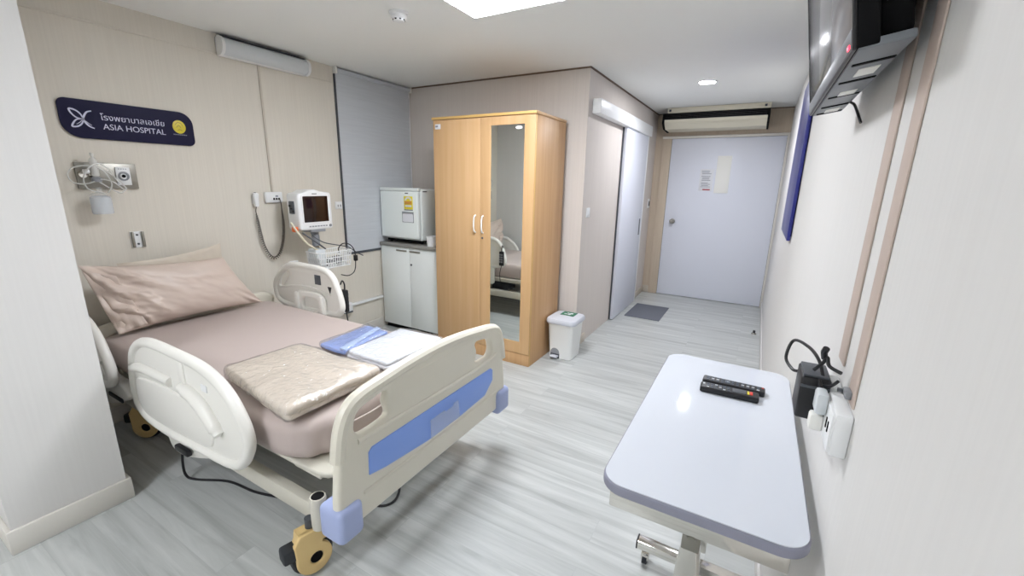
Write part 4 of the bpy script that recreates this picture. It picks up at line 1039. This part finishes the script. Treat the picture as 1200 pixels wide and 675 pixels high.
# ------------------------------------------------------------------ television on the right wall
t = thing('television', 'glossy grey television on a tilting bracket high on the right wall', 'television', (.15, 1.2, 1.9))
tl = math.radians(9.7)
# local frame: u along -y (screen right), v up along the tilted screen, w out of the screen
O = Vector((.090, 1.20, 1.703)); vup = Vector((-math.sin(tl), 0, math.cos(tl))); wout = Vector((-math.cos(tl), 0, -math.sin(tl)))
MT = Matrix(((0, vup.x, wout.x, O.x), (-1, vup.y, wout.y, O.y), (0, vup.z, wout.z, O.z), (0, 0, 0, 1)))
hw, hh = .345, .43
MB().box(-hw, hw, .0, hh, -.030, -.002, .004, M=MT).build('casing', M_blk2, t, label='black casing')
MB().box(-hw+.006, hw-.004, .036, hh-.008, -.003, .0005, .0008, M=MT).build('screen', M_screen, t, label='glossy screen')
mb = MB(); mb.plate([rrect(-hw, hw, 0, hh, .006, 4), list(reversed(rrect(-hw+.008, hw-.008, .034, hh-.01, .003, 3)))], .006, .002, MT @ Matrix.Translation((0, 0, 0))); mb.build('bezel', M_black, t, label='black bezel')
MB().box(-hw+.004, hw-.004, .004, .030, -.002, .0042, .001, M=MT).build('lower_bezel', M_tv, t, label='grey lower bezel')
MB().box(hw-.03, hw-.012, .005, .011, .004, .006, .001, M=MT).build('standby_lamp', M_redled, t, label='red standby lamp')
back = MB(); back.box(-hw+.03, hw-.03, .012, hh-.05, -.075, -.028, .012, 3, M=MT); bk = back.build('rear_housing', M_blk2, t, label='black rear housing')
MB().box(-hw+.002, hw-.002, -.0025, .010, -.070, -.004, .002, M=MT).build('underside', M_tv, t)
for k, u in enumerate((-.31, -.20, -.06, .10, .245)):
    MB().box(u-.006, u+.006, -.0045, .004, -.066, -.010, .001, M=MT).build('vent_slot', M_blk2, bk, label='black slot')
for k, u in enumerate((-.285, -.04, .17)):
    MB().box(u-.03, u+.03, -.004, .003, -.056, -.026, .001, M=MT).build('label_plate', M_ivory, bk)
mb = MB(); mb.box(XR-.012, XR, 1.08, 1.32, 1.80, 2.05, .003); mb.box(.128, XR-.01, 1.12, 1.16, 1.86, 1.99, .004); mb.box(.128, XR-.01, 1.24, 1.28, 1.86, 1.99, .004)
mb.build('wall_bracket', M_blk2, t)
MB().tube([(.14, 1.38, 1.78), (.155, 1.40, 1.72), (.165, 1.37, 1.70), (.178, 1.33, 1.655)], .003, 8, smooth=6).build('cable', M_black, t)

# ------------------------------------------------------------------ sockets and adapter on the right wall
t = thing('wall_socket', 'white double socket on the right wall at the end of the ducts', 'socket', (XR, .93, 1.04))
MB().box(XR-.026, XR, .868, .972, 1.035, 1.118, .004).build('back_box', M_white, t)
MB().box(XR-.030, XR-.024, .872, .968, 1.039, 1.114, .002).build('face_plate', M_white, t)
for y in (.90, .955):
    for q in (-.009, .009): MB().box(XR-.0315, XR-.029, y+q-.002, y+q+.002, 1.07, 1.09, 0).build('slot', M_blk2, t, smooth=0)
t = thing('power_adapter', 'black power adapter plugged in above the far end of the table', 'power adapter', (XR-.03, 1.05, 1.04))
mb = MB(); mb.box(.121, .172, .990, 1.075, 1.038, 1.130, .005, 3); mb.build('adapter_body', M_black, t)
MB().box(.124, .169, .995, 1.070, 1.129, 1.135, .002).build('top_rim', M_dgrey, t)
MB().box(.122, .171, .987, .992, 1.108, 1.114, .001).build('seam', M_dgrey, t)
MB().box(.170, XR, 1.0, 1.06, 1.06, 1.12, .004).build('wall_mount', M_white, t, label='white mount block')
t = thing('plug', 'ivory plug in the wall socket below the black adapter', 'plug', (.165, .955, 1.05))
MB().box(.140, .1625, .938, .966, 1.042, 1.075, .005).build('plug_body', M_ivory, t)
MB().box(.160, .1645, .942, .962, 1.048, 1.069, .001).build('collar', M_ivory, t)
t = thing('plug', 'clear white plug in the wall socket above the ivory plug', 'plug', (.165, .955, 1.09))
MB().box(.143, .1625, .925, .966, 1.082, 1.125, .006).build('plug_body', M_lampw, t)
MB().box(.160, .1645, .932, .962, 1.088, 1.112, .001).build('collar', M_lampw, t)
mb = MB()
c = mb.tube([(.158, 1.0, 1.13), (.15, 1.03, 1.155), (.135, 1.08, 1.165), (.11, 1.13, 1.16), (.10, 1.12, 1.12), (.113, 1.09, 1.105), (.125, 1.07, 1.11)], .0035, 8, smooth=8)
mb.tube([(.14, 1.0, 1.145), (.15, .99, 1.165), (.155, .985, 1.18), (.16, .98, 1.165), (.178, .965, 1.16)], .0035, 8, smooth=8)
mb.tube([(.15, .985, 1.12), (.165, .965, 1.13), (.172, .945, 1.15)], .003, 8, smooth=6); mb.tube([(.148, .978, 1.135), (.165, .955, 1.10), (.185, .90, 1.105)], .003, 8, smooth=6)
mb.tube([(.152, .995, 1.175), (.148, .985, 1.19), (.15, .98, 1.20)], .006, 8)
o = mb.build('adapter_cable', M_black, origin=(.14, 1.0, 1.14)); tag(o, 'tied black cable looping over the black power adapter', 'cable')
t = thing('wall_hook', 'small screw clip on the nearer duct above the socket', 'clip', (XR-.007, .91, 1.14))
MB().box(XR-.014, XR-.0035, .90, .93, 1.135, 1.15, .003).build('clip_body', M_grey, t)
MB().cyl((XR-.015, .925, 1.142), (XR-.022, .925, 1.142), .004).build('screw', M_dgrey, t)
